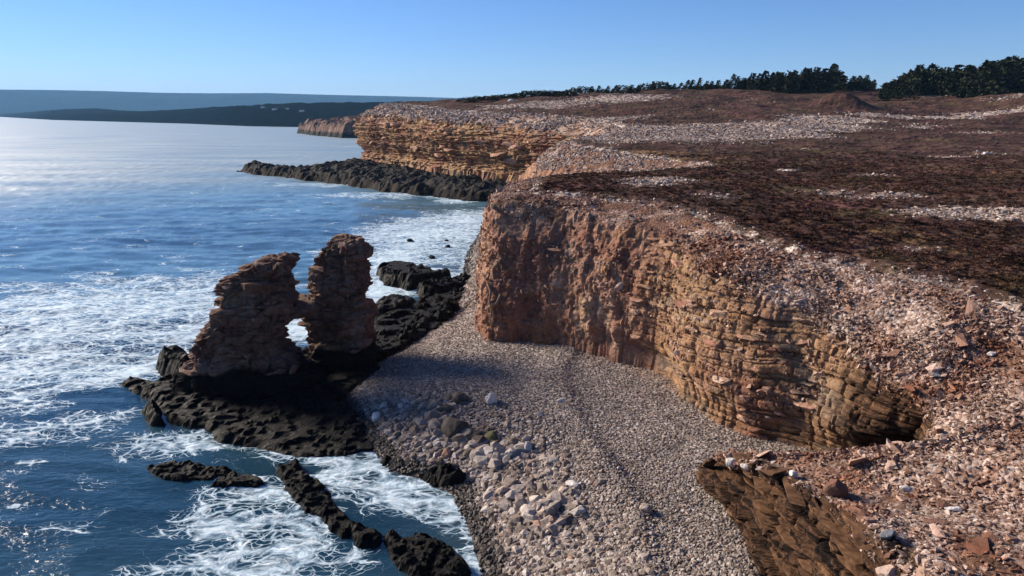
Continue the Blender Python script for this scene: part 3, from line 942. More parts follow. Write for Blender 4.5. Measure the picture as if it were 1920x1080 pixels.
def scatter(name, pts, rot, scl, coll, label, cat, parent=None):
    me = bpy.data.meshes.new(name)
    me.vertices.add(len(pts)); me.vertices.foreach_set("co", np.ascontiguousarray(pts, np.float32).ravel())
    for an, av in (("rot", rot), ("scl", scl)):
        a = me.attributes.new(an, "FLOAT_VECTOR", "POINT"); a.data.foreach_set("vector", np.ascontiguousarray(av, np.float32).ravel())
    me.update()
    o = new_obj(name, me, parent)
    g = bpy.data.node_groups.new(name, "GeometryNodeTree")
    g.interface.new_socket("Geometry", in_out="INPUT", socket_type="NodeSocketGeometry")
    g.interface.new_socket("Geometry", in_out="OUTPUT", socket_type="NodeSocketGeometry")
    gi = g.nodes.new("NodeGroupInput"); go = g.nodes.new("NodeGroupOutput")
    ci = g.nodes.new("GeometryNodeCollectionInfo"); ci.inputs["Collection"].default_value = coll
    ci.inputs["Separate Children"].default_value = True; ci.inputs["Reset Children"].default_value = True
    ip = g.nodes.new("GeometryNodeInstanceOnPoints"); ip.inputs["Pick Instance"].default_value = True
    na = g.nodes.new("GeometryNodeInputNamedAttribute"); na.data_type = "FLOAT_VECTOR"; na.inputs[0].default_value = "rot"
    nb = g.nodes.new("GeometryNodeInputNamedAttribute"); nb.data_type = "FLOAT_VECTOR"; nb.inputs[0].default_value = "scl"
    L = g.links.new
    L(gi.outputs[0], ip.inputs["Points"]); L(ci.outputs[0], ip.inputs["Instance"])
    L(na.outputs[0], ip.inputs["Rotation"]); L(nb.outputs[0], ip.inputs["Scale"]); L(ip.outputs[0], go.inputs[0])
    md = o.modifiers.new("scatter", "NODES"); md.node_group = g
    return tag(o, label, cat, None, "stuff")


COBBLES = [hull_mesh("cobble", 26, (0.5, random.uniform(.36, .5), random.uniform(.26, .4)), MAT_COBBLE, 100 + i, 2.3) for i in range(10)]
CHIPS = [hull_mesh("chip", 13, (0.5, random.uniform(.28, .5), random.uniform(.10, .24)), MAT_CHIP, 200 + i, 3.2, 0.3) for i in range(10)]
PALECHIPS = [m.copy() for m in CHIPS]
for m in PALECHIPS: m.materials[0] = MAT_PALECHIP
C_PALECHIP = source(PALECHIPS, "pale_chip_source")
WETCOBBLES = [m.copy() for m in COBBLES]
for m in WETCOBBLES: m.materials[0] = MAT_WETSTONE
C_WETCOB = source(WETCOBBLES, "wet_cobble_source")
C_COB, C_CHIP = source(COBBLES, "cobble_source"), source(CHIPS, "chip_source")


def rots(n, tilt=0.5):
    return np.column_stack([rng.normal(0, tilt, n), rng.normal(0, tilt, n), rng.uniform(0, 6.283, n)])


def place_stone(name, me, loc, rot, scl, label, cat, group=None):
    o = new_obj(name, me)
    o.location = loc; o.rotation_euler = rot; o.scale = scl if hasattr(scl, "__len__") else (scl,) * 3
    return tag(o, label, cat, group)


def named(name, meshes, idx, pts, rot, scl, q, zone, noun):
    """single stones: the five largest of each place are named by their rank, the rest share their place"""
    seen = {}
    for k, i in enumerate(idx):                      # idx runs from the largest in view
        zn = zone(i)
        n_ = seen[zn] = seen.get(zn, 0) + 1
        rank = ["largest", "second largest", "third largest", "fourth largest", "fifth largest"]
        lb = (rank[n_ - 1] + " " + noun + " " + zn) if n_ <= 5 else ("smaller " + noun + " " + zn)
        place_stone(name, meshes[k % len(meshes)], pts[i], rot[i], scl[i], lb, "stone", noun + "s " + zn)


# ------------------------------------------------------------------ beach stones
def beach_stones():
    n = 120000
    # even over the picture because the grid itself is: denser close by
    ok = np.argwhere(BM & (BD > 0.05) & (BY < 112))
    cliff_poly = np.concatenate([f_base(np.linspace(0, KT[-1] * 0.6, 240))[:, :2], [(300, 150), (300, 0)]])
    cd = poly_sdf(BX, BY, cliff_poly)
    ok = ok[(cd[ok[:, 0], ok[:, 1]] < 0.6)]
    pick = ok[rng.integers(0, len(ok), n)]
    x = BX[pick[:, 0], pick[:, 1]]; y = BY[pick[:, 0], pick[:, 1]]
    r = np.hypot(x, y)
    x = x + rng.normal(0, 0.004, n) * r; y = y + rng.normal(0, 0.004, n) * r
    d = shore_d(x, y)
    # coarse zone along the water, fine shingle up the beach, cobbles again right of the berm close by
    band = np.exp(-((d - 2.8) / 2.0) ** 2) * sstep(34.5, 31, y) * sstep(20, 23, y)
    coarse = np.exp(-((d - 2.6) / 2.2) ** 2) * sstep(34.5, 31, y) + 0.32 * sstep(21.5, 18, y) + 0.8 * sstep(46, 52, y)
    coarse = coarse * (0.55 + 0.9 * np.clip(fbm(x * 0.45, y * 0.45, 3.0, 3) + 0.5, 0, 1))
    size = (0.034 + 0.07 * rng.random(n) ** 2) * (1 + 2.3 * coarse)
    bigp = rng.random(n) < 0.06 * coarse + 0.13 * band
    size = np.where(bigp, size * rng.uniform(1.3, 2.1, n), size)
    size = np.clip(size, 0.03, 0.40 + 0.25 * band) * (0.75 + 0.25 * np.clip(r / 30, 0, 2.2))
    keep = d > -0.15
    x, y, size, d = x[keep], y[keep], size[keep], d[keep]
    z = beach_z(x, y, d) + size * 0.12
    q = size / np.hypot(x, y) * ((y > 15.5) & (x > -10) & (x < 8))
    order = np.argsort(-q)
    top, rest = order[:270], order[270:]
    rot = rots(len(x), 0.35)
    asp = np.column_stack([rng.uniform(0.8, 1.25, len(x)), rng.uniform(0.75, 1.1, len(x)), rng.uniform(0.7, 1.1, len(x))]) * size[:, None] * 1.25
    wetz = rest[d[rest] + 0.5 * fbm(x[rest] * 1.5, y[rest] * 1.5, 0.0, 3) < 0.75]
    rest = np.setdiff1d(rest, wetz)
    scatter("pebbles", np.column_stack([x, y, z])[wetz], rot[wetz], asp[wetz], C_WETCOB, "dark wet pebbles along the water's edge", "pebbles")
    scatter("pebbles", np.column_stack([x, y, z])[rest], rot[rest], asp[rest], C_COB, "grey and pinkish pebbles covering the beach", "pebbles")
    def zone(i):
        if y[i] > 44: return "in the stony strip at the foot of the promontory"
        if y[i] > 33: return "in the shingle between the sea stack and the cliff"
        if x[i] > 5.2: return "close under the cliff and the spur"
        if y[i] < 19.5:
            row = "lowest" if y[i] < 17.0 else ("middle" if y[i] < 18.3 else "upper")
            side = ("beside the water" if d[i] < 1.6 else "above the water") if x[i] < 2.2 else ("in mid-beach" if x[i] < 3.8 else "beside the spur foot")
            return "in the %s rows of the near shingle, %s" % (row, side)
        if d[i] < 1.4: return "at the wet edge of the beach below the weedy rock"
        if x[i] > 2.6: return "on the smooth shingle right of the berm"
        if y[i] > 28.5: return "among the big stones around the dark boulders"
        if y[i] > 24: return "among the big stones below the blue-grey slab"
        return "in the tail of the band of big stones near the water"
    named("cobble", COBBLES, top, np.column_stack([x, y, z + size * .1]), rot, asp * 1.08, q, zone, "cobble")


beach_stones()


def beach_point(px, py):
    z = 1.0
    for _ in range(6):
        p = P(px, py, z)
        z = float(beach_z(np.array([[p[0]]]), np.array([[p[1]]]))[0, 0])
    return P(px, py, z)


BOULDERS = [  # photo point of the foot, width in metres, dims, material, label
    (852, 822, 1.25, (.5, .42, .46), MAT_DARKSTONE, "dark angular boulder, largest on the shingle below the berm"),
    (885, 832, .95, (.5, .45, .30), MAT_DARKSTONE, "low dark boulder leaning against the largest dark boulder"),
    (834, 776, .75, (.5, .42, .36), MAT_DARKSTONE, "round dark brown boulder between the sea stack and the big stones"),
    (862, 756, .95, (.5, .40, .30), MAT_DARKSTONE, "dark boulder streaked with green, farthest up the shingle"),
    (921, 832, .80, (.5, .45, .36), MAT_MOSSY, "squat boulder with green moss among pale cobbles"),
    (970, 862, .90, (.62, .30, .26), MAT_BLUESTONE, "long blue-grey slab tilted among pale cobbles"),
    (990, 848, .50, (.42, .32, .5), MAT_PALE, "upright white stone behind the blue-grey slab"),
    (705, 790, .62, (.45, .35, .40), MAT_PALE, "pale grey stone at the wet foot of the sea stack"),
    (922, 757, .70, (.4, .36, .5), MAT_PALE, "pale pinkish stone standing at the top of the big cobbles"),
    (1075, 917, .55, (.55, .36, .30), MAT_PALE, "lone pale stone on the fine shingle below the berm"),
    (1212, 962, .48, (.45, .42, .36), MAT_COBBLE, "lone round cobble on the fine shingle right of the berm"),
    (1014, 780, .45, (.5, .45, .18), MAT_BLUESTONE, "flat blue-grey stone lying on the fine upper shingle"),
    (1052, 753, .34, (.6, .34, .2), MAT_PALE, "small white flat stone on the upper shingle near the berm head"),
]
for i, (px, py, w, dm, mt, lb) in enumerate(BOULDERS):
    p = beach_point(px, py)
    me = lump_mesh("boulder", dm, mt, 40 + i, 3, 0.3, 1.3)
    place_stone("boulder", me, (p[0], p[1] + w * .25, p[2] + w * dm[2] * .55), (random.uniform(-.2, .2), random.uniform(-.2, .2), random.uniform(0, 6)), w * 1.15, lb, "boulder")

# ------------------------------------------------------------------ rubble on the brow and the spur
def rubble():
    w = np.clip(CR, 0, 1) ** 1.5 * (CT > 0.75 + 0.12 * (CS < KT[4])) * (CT < 2.25) * np.clip(0.6 + 2.4 * fbm(CX * 0.4, CY * 0.4, CZ * 0.4, 4) + 1.6 * fbm(CX * 0.16, CY * 0.16, 3.0, 2), 0.05 + 0.3 * (CY < 23), 1.6) * (1 - 0.75 * sstep(31, 37, CY)) + 0.10 * (CT > 0.3) * (CT < 0.8) * (CY > 24.5)
    vis = (CY < 62) & (CX > -4)
    w = (w * vis).ravel()
    n = 70000
    pick = rng.choice(len(w), n, p=w / w.sum())
    X, Y, Z = CX.ravel()[pick], CY.ravel()[pick], CZ.ravel()[pick]
    Nn = CN.reshape(-1, 3)[pick]
    r = np.hypot(X, Y)
    X = X + rng.normal(0, 0.0025, n) * r; Y = Y + rng.normal(0, 0.0025, n) * r
    size = (0.045 + 0.13 * rng.random(n) ** 2.6) * (0.65 + 0.3 * np.clip(r / 25, 0.6, 2.0))
    size = size * (0.7 + 0.6 * np.clip(fbm(X * 0.5, Y * 0.5, 4.0, 3) + .5, 0, 1))
    big = rng.random(n) < 0.016
    size = np.where(big, size * rng.uniform(1.7, 3.0, n), size)
    # lie on the slope
    tx = np.arctan2(-Nn[:, 1], Nn[:, 2]); ty = np.arctan2(Nn[:, 0], np.hypot(Nn[:, 1], Nn[:, 2]))
    rot = np.column_stack([tx * .8 + rng.normal(0, .35, n), ty * .8 + rng.normal(0, .35, n), rng.uniform(0, 6.28, n)])
    scl = np.column_stack([rng.uniform(.8, 1.4, n), rng.uniform(.7, 1.1, n), rng.uniform(.7, 1.2, n)]) * size[:, None] * 1.25
    pts = np.column_stack([X, Y, Z]) + Nn * size[:, None] * 0.12
    spur = (Y < 24.5) & (CT.ravel()[pick] < 2) & (X < 16) & (X / Y < .82) & (Y > 12)
    q = size / r * spur
    order = np.argsort(-q)
    top, rest = order[:150], order[150:]
    scatter("rubble", pts[rest], rot[rest], scl[rest], C_CHIP, "pinkish broken stones covering the brow of the cliff", "rubble")
    def zone(i):
        if Y[i] > 21.2: return "on the rubble slope above the gully"
        if X[i] < 8.6: return "on the tip of the rocky spur"
        if X[i] < 10.5: return "on the rocky spur round the blunt boulder"
        if X[i] < 12: return "on the middle of the rubble slope above the spur"
        return "on the outer part of the wide rubble slope"
    named("stone", CHIPS, top, pts, rot, scl * 1.15, q, zone, "broken flat stone")


rubble()


def far_rubble():
    w = (np.clip(FR, 0, 1) ** 1.5 * (FT > 0.8) * (FT < 2.2) * (FY < 215) * np.clip(0.6 + 2 * fbm(FX * .12, FY * .12, FZ * .12, 3), .1, 1.4)).ravel()
    n = 14000
    pick = rng.choice(len(w), n, p=w / w.sum())
    X, Y, Z = FX.ravel()[pick], FY.ravel()[pick], FZ.ravel()[pick]
    size = rng.uniform(.25, .75, n) * np.clip(Y / 130, .6, 1.4)
    scl = np.column_stack([rng.uniform(.8, 1.4, n), rng.uniform(.7, 1.1, n), rng.uniform(.8, 1.4, n)]) * size[:, None]
    scatter("rubble", np.column_stack([X, Y, Z]), rots(n, .5), scl, C_PALECHIP, "broken stones along the brow of the far ochre cliff", "rubble")


far_rubble()


def sheet_point(px, py, X, Y, Z, N, T, tmin=0.0):
    """the point of a built sheet nearest to a sight line, towards the viewer"""
    d = ray(px, py); d = d / np.linalg.norm(d)
    V = np.stack([X, Y, Z - CAM_H], -1).reshape(-1, 3)
    t = V @ d
    e = np.linalg.norm(V - t[:, None] * d, axis=1) / t
    e = np.where((t > 5) & (T.ravel() >= tmin), e, 9)
    c = np.argsort(e)[:12]
    i = c[np.argmin(t[c])]
    return V[i] + np.array([0, 0, CAM_H]), N.reshape(-1, 3)[i]


SPURSTONES = [
    (1372, 872, .62, (.5, .34, .3), MAT_PALE, "white stone at the tip of the rocky spur"),
    (1398, 880, .42, (.5, .3, .26), MAT_PALE, "small white stone second from the tip of the rocky spur"),
    (1568, 922, .80, (.5, .45, .42), MAT_CHIP, "large blunt pinkish boulder in the middle of the rocky spur"),
    (1700, 912, .50, (.5, .32, .14), MAT_PALE, "pale flat stone lying to the right of the blunt boulder"),
    (1786, 947, .46, (.6, .3, .10), MAT_PALE, "thin pale slab lying alone on the reddish rubble"),
    (1668, 998, .42, (.5, .4, .24), MAT_BLUESTONE, "grey stone low on the spur near the dark hollow"),
    (1752, 975, .50, (.6, .3, .14), MAT_CHIP, "long flat stone above the dark hollow of the spur"),
    (1490, 892, .42, (.4, .35, .4), MAT_PALE, "pale upright stone on the spur left of the blunt boulder"),
    (1860, 660, .34, (.5, .4, .25), MAT_PALE, "pale stone on the rubble slope under the heath edge"),
    (1765, 700, .40, (.6, .35, .16), MAT_BLUESTONE, "grey flat stone on the rubble slope above the gully head"),
    (1655, 1078, .60, (.5, .4, .3), MAT_CHIP, "rounded boulder at the bottom edge by the dark hollow"),
]
for i, (px, py, w, dm, mt, lb) in enumerate(SPURSTONES):
    p, nn = sheet_point(px, py, CX, CY, CZ, CN, CT, 0.9)
    me = lump_mesh("boulder", dm, mt, 70 + i, 3, 0.3, 1.3)
    place_stone("boulder", me, (p[0], p[1], p[2] + w * dm[2] * .35), (random.uniform(-.25, .25), random.uniform(-.25, .25), random.uniform(-.5, .5)), w, lb, "boulder")

# ------------------------------------------------------------------ beds and blocks standing out of the cliff faces
BLOCKS = [hull_mesh("rock_block", 16, (0.5, random.uniform(.25, .4), random.uniform(.13, .24)), MAT_CLIFF, 300 + i, 5.0, 0.16) for i in range(10)]
for m in BLOCKS:
    for an in ("rub", "wet"): m.attributes.new(an, "FLOAT", "POINT")
STACKBLOCKS = [hull_mesh("rock_block", 16, (0.5, random.uniform(.3, .42), random.uniform(.16, .3)), MAT_STACK, 400 + i, 5.0, 0.16) for i in range(8)]
for m in STACKBLOCKS: m.attributes.new("wet", "FLOAT", "POINT")


def blocks_on(parent, X, Y, Z, N, w, n, size, meshes, push=0.1, name="rock_block"):
    w = np.clip(w, 0, None).ravel()
    pick = rng.choice(len(w), n, p=w / w.sum(), replace=False)
    for k, i in enumerate(pick):
        nn = N.reshape(-1, 3)[i]
        s = random.uniform(*size)
        rz = math.atan2(nn[1], nn[0]) + math.pi / 2
        o = new_obj(name, meshes[k % len(meshes)], parent)
        o.location = Vector((X.ravel()[i], Y.ravel()[i], Z.ravel()[i])) + Vector(nn) * push * s
        o.rotation_euler = (random.uniform(-.12, .12), random.uniform(-.1, .1), rz + random.uniform(-.15, .15))
        o.scale = (s * random.uniform(.8, 1.6), s, s * random.uniform(.7, 1.1))


wv = (CT > 0.1) * (CT < 0.95) * (CY < 40) * (CX > -2) * (CX / CY < .8) * (1 + 3 * (CX > 6)) * (CY > 24.6)
blocks_on(CLIFF, CX, CY, CZ, CN, wv.astype(float), 60, (.3, .8), BLOCKS, -0.05)
SLABS = [hull_mesh("rock_slab", 18, (0.5, random.uniform(.28, .42), random.uniform(.035, .075)), MAT_SPUR_SHADE, 350 + i, 5.0, 0.2) for i in range(8)]
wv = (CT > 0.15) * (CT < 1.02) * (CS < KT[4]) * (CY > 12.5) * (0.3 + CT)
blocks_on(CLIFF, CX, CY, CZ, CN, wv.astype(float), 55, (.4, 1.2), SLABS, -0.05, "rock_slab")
wv = (FT > 0.15) * (FT < 0.9) * (FY > 130) * (FX < 12)
blocks_on(CLIFF_FAR, FX, FY, FZ, FN, wv.astype(float), 70, (1.3, 3.4), BLOCKS)

# ------------------------------------------------------------------ the sea stack
def pillar(name, prof, yc, depth, parent, seed, skew=0.0, lean=0.0):
    """prof: (photo y, photo x left, photo x right) read at depth yc"""
    L = np.array([PY(l, y, yc) for y, l, r in prof]); Rr = np.array([PY(r, y, yc) for y, l, r in prof])
    z = (L[:, 2] + Rr[:, 2]) / 2
    xl, xr = L[:, 0], Rr[:, 0]
    nv, nt = 200, 260
    zz = np.linspace(z[0], z[-1], nv - 14)
    XL, XR = np.interp(zz, z, xl), np.interp(zz, z, xr)
    ker = np.ones(7) / 7
    for a in (XL, XR): a[3:-3] = np.convolve(a, ker, "valid")
    th = np.linspace(0, 2 * np.pi, nt, endpoint=False)
    ct, stn = np.cos(th), np.sin(th)
    pw = 0.5
    cx = np.sign(ct) * np.abs(ct) ** pw; cy = np.sign(stn) * np.abs(stn) ** pw
    rows = []
    for k in range(nv):
        if k < nv - 14: c = (XL[k] + XR[k]) / 2; a = (XR[k] - XL[k]) / 2; zk = zz[k]; sc = 1
        else:
            j = (k - (nv - 14) + 1) / 14; c = (XL[-1] + XR[-1]) / 2; a = (XR[-1] - XL[-1]) / 2; zk = zz[-1] + 0.12 * math.sin(j * 1.57); sc = 1 - j * 0.985
        f = np.interp(zk, [z[0], z[-1]], [1.0, 0.72])
        b = depth * f * sc
        rows.append(np.stack([c + a * sc * cx, yc + lean * (zk - z[0]) + b * cy + skew * a * sc * cx, np.full(nt, zk)], -1))
    A = np.array(rows)
    X, Y, Z = A[..., 0], A[..., 1], A[..., 2]
    N = np.stack([np.broadcast_to(ct, X.shape), np.broadcast_to(stn, X.shape), 0 * X], -1).copy()
    N[-14:, :, 2] = np.linspace(0.2, 3, 14)[:, None]
    N /= np.linalg.norm(N, axis=-1, keepdims=True)
    S = th[None, :] * 2.2 + 0 * X
    # beds seen through the closed outline: use position along the dominant axis so that blocks wrap
    S = np.where(np.abs(cx)[None, :] > np.abs(cy)[None, :], Y, X) + seed * 13
    d = 0.15 * strata(S, Z, X, Y) + 0.40 * fbm(X * 0.55 + seed, Y * 0.55, Z * 0.4, 4) + 0.50 * fbm(X * 1.7, Y * 1.7, Z * 1.0, 5, 2.1, .6) + 0.10 * np.sign(perlin(X * 1.3, Y * 1.3, Z * 2.6)) + 0.11 * np.sign(perlin(X * 0.5 + seed, Y * 0.5, Z * 0.9)) - 0.20 * np.exp(-np.abs(perlin(X * 1.1 + seed, Y * 1.1, Z * 0.16)) / 0.05)
    d = d * np.where(np.arange(nv) > nv - 6, 0.4, 1)[:, None]
    X = X + N[..., 0] * d; Y = Y + N[..., 1] * d; Z = Z + N[..., 2] * d * .6
    wet = 1 - sstep(0.6, 2.6, Z + 0.5 * fbm(X, Y, Z, 3))
    me = grid_mesh(name, X, Y, Z, None, False, {"wet": wet}, wrap=True)
    me.materials.append(MAT_STACK)
    o = new_obj(name, me, parent)
    return o, X, Y, Z, N


ST = tag(empty("sea_stack", (0, 0, 0)), "dark brown sea stack of two rock pillars with a hole between them", "rock arch")
p1, X1, Y1, Z1, N1 = pillar("pillar", [(775, 315, 640), (740, 330, 625), (705, 347, 590), (680, 355, 560), (655, 372, 530), (630, 384, 518), (612, 398, 522), (598, 408, 542), (585, 412, 554), (560, 416, 550), (545, 416, 543),
                                       (525, 422, 541), (512, 438, 542), (500, 462, 545), (492, 478, 544), (487, 492, 541)], 36.2, 2.1, ST, 1.0, 0.12)
p1["label"] = "broad stepped seaward pillar with a sloping top"
p2, X2, Y2, Z2, N2 = pillar("pillar", [(730, 566, 716), (705, 574, 706), (685, 580, 698), (650, 590, 694), (630, 594, 692), (612, 592, 691), (598, 578, 690), (580, 570, 689), (560, 578, 688), (535, 588, 687), (510, 594, 686),
                                       (490, 599, 684), (470, 606, 682), (458, 614, 680), (449, 622, 678)], 39.6, 2.0, ST, 2.0, -0.08)
p2["label"] = "tall upright landward pillar with a flat top"
c = np.array(PY(563, 577, 37.8))
bm_ = lump_mesh("bridge", (1.0, 1.5, 0.62), MAT_STACK, 91, 4, 0.35, 1.6)
bm_.attributes.new("wet", "FLOAT", "POINT")
o = new_obj("bridge", bm_, ST); o.location = c; o["label"] = "narrow rock bridge joining the two pillars above the hole"
for po, X, Y, Z, N in ((p1, X1, Y1, Z1, N1), (p2, X2, Y2, Z2, N2)):
    w = (Z > 1.0) * (Z < Z.max() - 0.8) * (N[..., 1] < 0.4)
    blocks_on(po, X, Y, Z, N, w.astype(float), 44, (.4, 1.1), STACKBLOCKS, -0.05)

# ------------------------------------------------------------------ wave-washed rocks
def rock_mass(name, poly, height, step, label, mat=MAT_WET, edge=0.8, rough=0.35, freq=0.6, floor=-0.6, cat="rock", kind=None, attr=None, terr=0.0, tilt=(0, 0)):
    poly = np.asarray(poly, float)
    if name == "reef": rough *= 2.2; freq *= 1.5; poly = poly.mean(0) + (poly - poly.mean(0)) * 1.35
    lo, hi = poly.min(0) - 0.6 * edge - .3, poly.max(0) + 0.6 * edge + .3
    nx, ny = [max(8, int(v)) for v in (hi - lo) / step]
    X, Y = np.meshgrid(np.linspace(lo[0], hi[0], nx), np.linspace(lo[1], hi[1], ny))
    d = poly_sdf(X, Y, poly)
    d = d + edge * 0.8 * fbm(X * freq * 0.9, Y * freq * 0.9, 3.3, 4)
    ramp = sstep(-0.15 * edge, edge, d)
    c = poly.mean(0)
    h = height * (0.72 + 0.28 * sstep(0, 2.5 * edge, d)) + tilt[0] * (X - c[0]) + tilt[1] * (Y - c[1])
    h = h * (1 + rough * 1.3 * fbm(X * freq, Y * freq, 6.1, 3)) + rough * 0.8 * height * fbm(X * freq * 2.7, Y * freq * 2.7, 1.2, 4)
    if terr > 0:
        q = h / terr; h = terr * (np.floor(q) + sstep(0.55, 0.95, q - np.floor(q)))
        h = h + rough * 0.15 * height * fbm(X * freq * 3, Y * freq * 3, 1.2, 3)
    Z = floor + (h - floor) * ramp
    at = {"top": sstep(0.6, 1.0, ramp) * sstep(0.55 * height, 0.85 * height, Z), "rub": 0 * X + 0.3, "wet": 1 - sstep(1.0, 0.45 * height + .1, Z)}
    me = grid_mesh(name, X, Y, Z, d > -0.5 * edge, False, at)
    me.materials.append(mat)
    o = new_obj(name, me)
    if kind: return tag(o, label, None, None, kind)
    return tag(o, label, cat)


def pp(L, z=0.0): return [P(x, y, z)[:2] for x, y in L]


rock_mass("reef", pp([(290, 880), (340, 868), (420, 876), (480, 900), (460, 915), (380, 910), (310, 900)], 0), 0.20, 0.06, "long dark reef under the water left of the foam swirl", rough=.6, edge=.5, terr=.1)
rock_mass("rock", pp([(690, 858), (720, 842), (752, 850), (744, 872), (706, 874)], .2), .5, 0.06, "black weedy rock where the rock shelf meets the beach", rough=.6, freq=.9)
rock_mass("rock", pp([(790, 590), (840, 574), (880, 576), (868, 596), (818, 608)], .5), 1.25, 0.09, "dark brown rock at the top of the back shelf below the cliff", rough=.6, freq=.8, terr=.3)
rock_mass("rock", pp([(722, 632), (770, 616), (800, 622), (786, 642), (740, 652)], .4), 1.05, 0.09, "dark rock on the shelf beside the tall pillar", rough=.6, freq=.8, terr=.3)
rock_mass("rock_shelf", pp([(320, 690), (225, 735), (300, 790), (400, 822), (520, 856), (640, 862), (712, 846), (716, 790), (668, 738), (740, 702), (730, 668), (560, 650), (420, 680)], .2), 0.42, 0.11,
          "broad black wave-washed rock shelf under the sea stack", rough=0.7, cat="rock", edge=0.9, freq=0.55, terr=.17, tilt=(-0.012, 0.02))
rock_mass("rock", pp([(283, 672), (300, 664), (372, 664), (400, 690), (400, 716), (330, 722), (292, 706)], .3), 1.35, 0.08, "black rock ledge jutting into the surf at the stack's seaward foot", rough=.4)
rock_mass("rock", pp([(246, 772), (270, 756), (320, 758), (336, 790), (300, 804), (258, 800)], .2), 1.0, 0.08, "rounded black rock in the water before the rock shelf", rough=.4)
rock_mass("rock_shelf", pp([(205, 722), (262, 704), (330, 712), (322, 740), (250, 742)], .1), 0.4, 0.08, "low black shelf seaward of the stack, between the ledge and the round rock", rough=.7, terr=.15)
rock_mass("rock", pp([(190, 748), (215, 738), (250, 748), (240, 768), (205, 770)], .1), 0.55, 0.08, "low black rock farthest out in the surf", rough=.4)
rock_mass("rock_shelf", pp([(650, 706), (760, 660), (850, 612), (900, 575), (905, 540), (842, 548), (760, 572), (690, 596), (660, 650)], .3), 0.75, 0.09, "dark rock shelf running back from the stack towards the cliff", rough=.5, terr=.3)
rock_mass("rock", pp([(700, 512), (730, 502), (790, 508), (850, 520), (846, 532), (770, 540), (712, 530)], .2), 1.3, 0.15, "flat-topped dark rock at the back of the surf behind the tall pillar", rough=.35, terr=.4)
rock_mass("rock", pp([(770, 542), (850, 528), (896, 524), (890, 545), (830, 556), (785, 562)], .3), 1.2, 0.15, "dark rock between the back ledge and the cliff foot", rough=.5, terr=.35)
rock_mass("rock", pp([(692, 572), (740, 562), (790, 570), (776, 590), (720, 598), (694, 592)], .2), 1.0, 0.13, "rounded dark rock in foam right of the tall pillar", rough=.4)
rock_mass("rock", pp([(693, 548), (716, 545), (712, 558), (694, 562)], .2), .8, 0.12, "small dark rock in foam close to the tall pillar", rough=.4)
rock_mass("rock", pp([(764, 885), (800, 862), (860, 868), (915, 885), (905, 905), (850, 912), (790, 900)], .35), .75, 0.07, "black weedy rock on the beach edge below the dark boulders", rough=.6, freq=.9)
rock_mass("rock", pp([(790, 848), (830, 842), (850, 855), (820, 866), (795, 862)], .5), .75, 0.07, "small black weedy rock just above the weedy rock at the beach edge", rough=.5, freq=.9)
rock_mass("rock", pp([(735, 882), (752, 878), (756, 890), (740, 894)], .15), .35, 0.06, "tiny black rock at the water's edge", rough=.4)
rock_mass("reef", pp([(525, 890), (560, 880), (600, 905), (640, 945), (660, 985), (620, 995), (570, 960), (535, 925)], 0), 0.26, 0.05, "dark reef awash between the foam streaks", rough=.5, edge=.5, terr=.12)
rock_mass("reef", pp([(640, 985), (690, 985), (720, 1000), (710, 1035), (660, 1025)], 0), 0.30, 0.05, "round dark reef rock at the end of the foam swirl", rough=.5, edge=.5, terr=.12)
rock_mass("reef", pp([(725, 1010), (790, 1000), (850, 1030), (880, 1080), (800, 1090), (740, 1060)], 0), 0.26, 0.05, "wide dark reef awash beside the near shingle", rough=.6, edge=.5, terr=.12)
rock_mass("rock", pp([(690, 925), (706, 920), (716, 930), (700, 936)], 0), .22, 0.05, "tiny brown rock in the foam before the beach", rough=.4, edge=.4)
for px, py, s, lb in ((768, 454, .8, "dark stone alone in the white foam of the cove"), (838, 454, .5, "small dark stone in the shallows, farthest up the cove shore"), (840, 464, .6, "small dark stone in the shallows, middle of the cove shore"), (810, 484, .55, "small dark stone in the shallows near the back ledge")):
    p = P(px, py, 0)
    place_stone("rock", lump_mesh("rock", (.6, .45, .35), MAT_WET, int(px), 3), (p[0], p[1], 0.12), (0, 0, px), s * 1.2, lb, "rock")

rock_mass("rock_ledge", [P(436, 322)[:2], P(470, 328)[:2], P(520, 334)[:2], P(560, 338)[:2], P(620, 344)[:2], P(700, 358)[:2], P(790, 368)[:2], P(870, 379)[:2], P(950, 381)[:2], (6, 116), (11, 122), (6, 131), (-12, 154), (-28, 181), (-42, 204), (-47, 208),
                         P(560, 310, 2)[:2], P(480, 306, 1)[:2]], 2.1, 0.32, "long dark rock ledge reaching out to sea at the foot of the far cliff", MAT_LEDGE, edge=2.6, rough=0.5, freq=0.24, floor=-1.0)
rock_mass("cliff", [P(556, 250)[:2], P(585, 254)[:2], P(640, 259)[:2], P(720, 259)[:2], (-40, 420), (-20, 520), (-60, 640), P(590, 246)[:2]], 11.5, 0.9, "dark brown headland cliff beyond the end of the ochre cliff", MAT_STACK, edge=4.5, rough=0.3, freq=0.10, floor=-2, kind="structure", tilt=(0.05, 0))

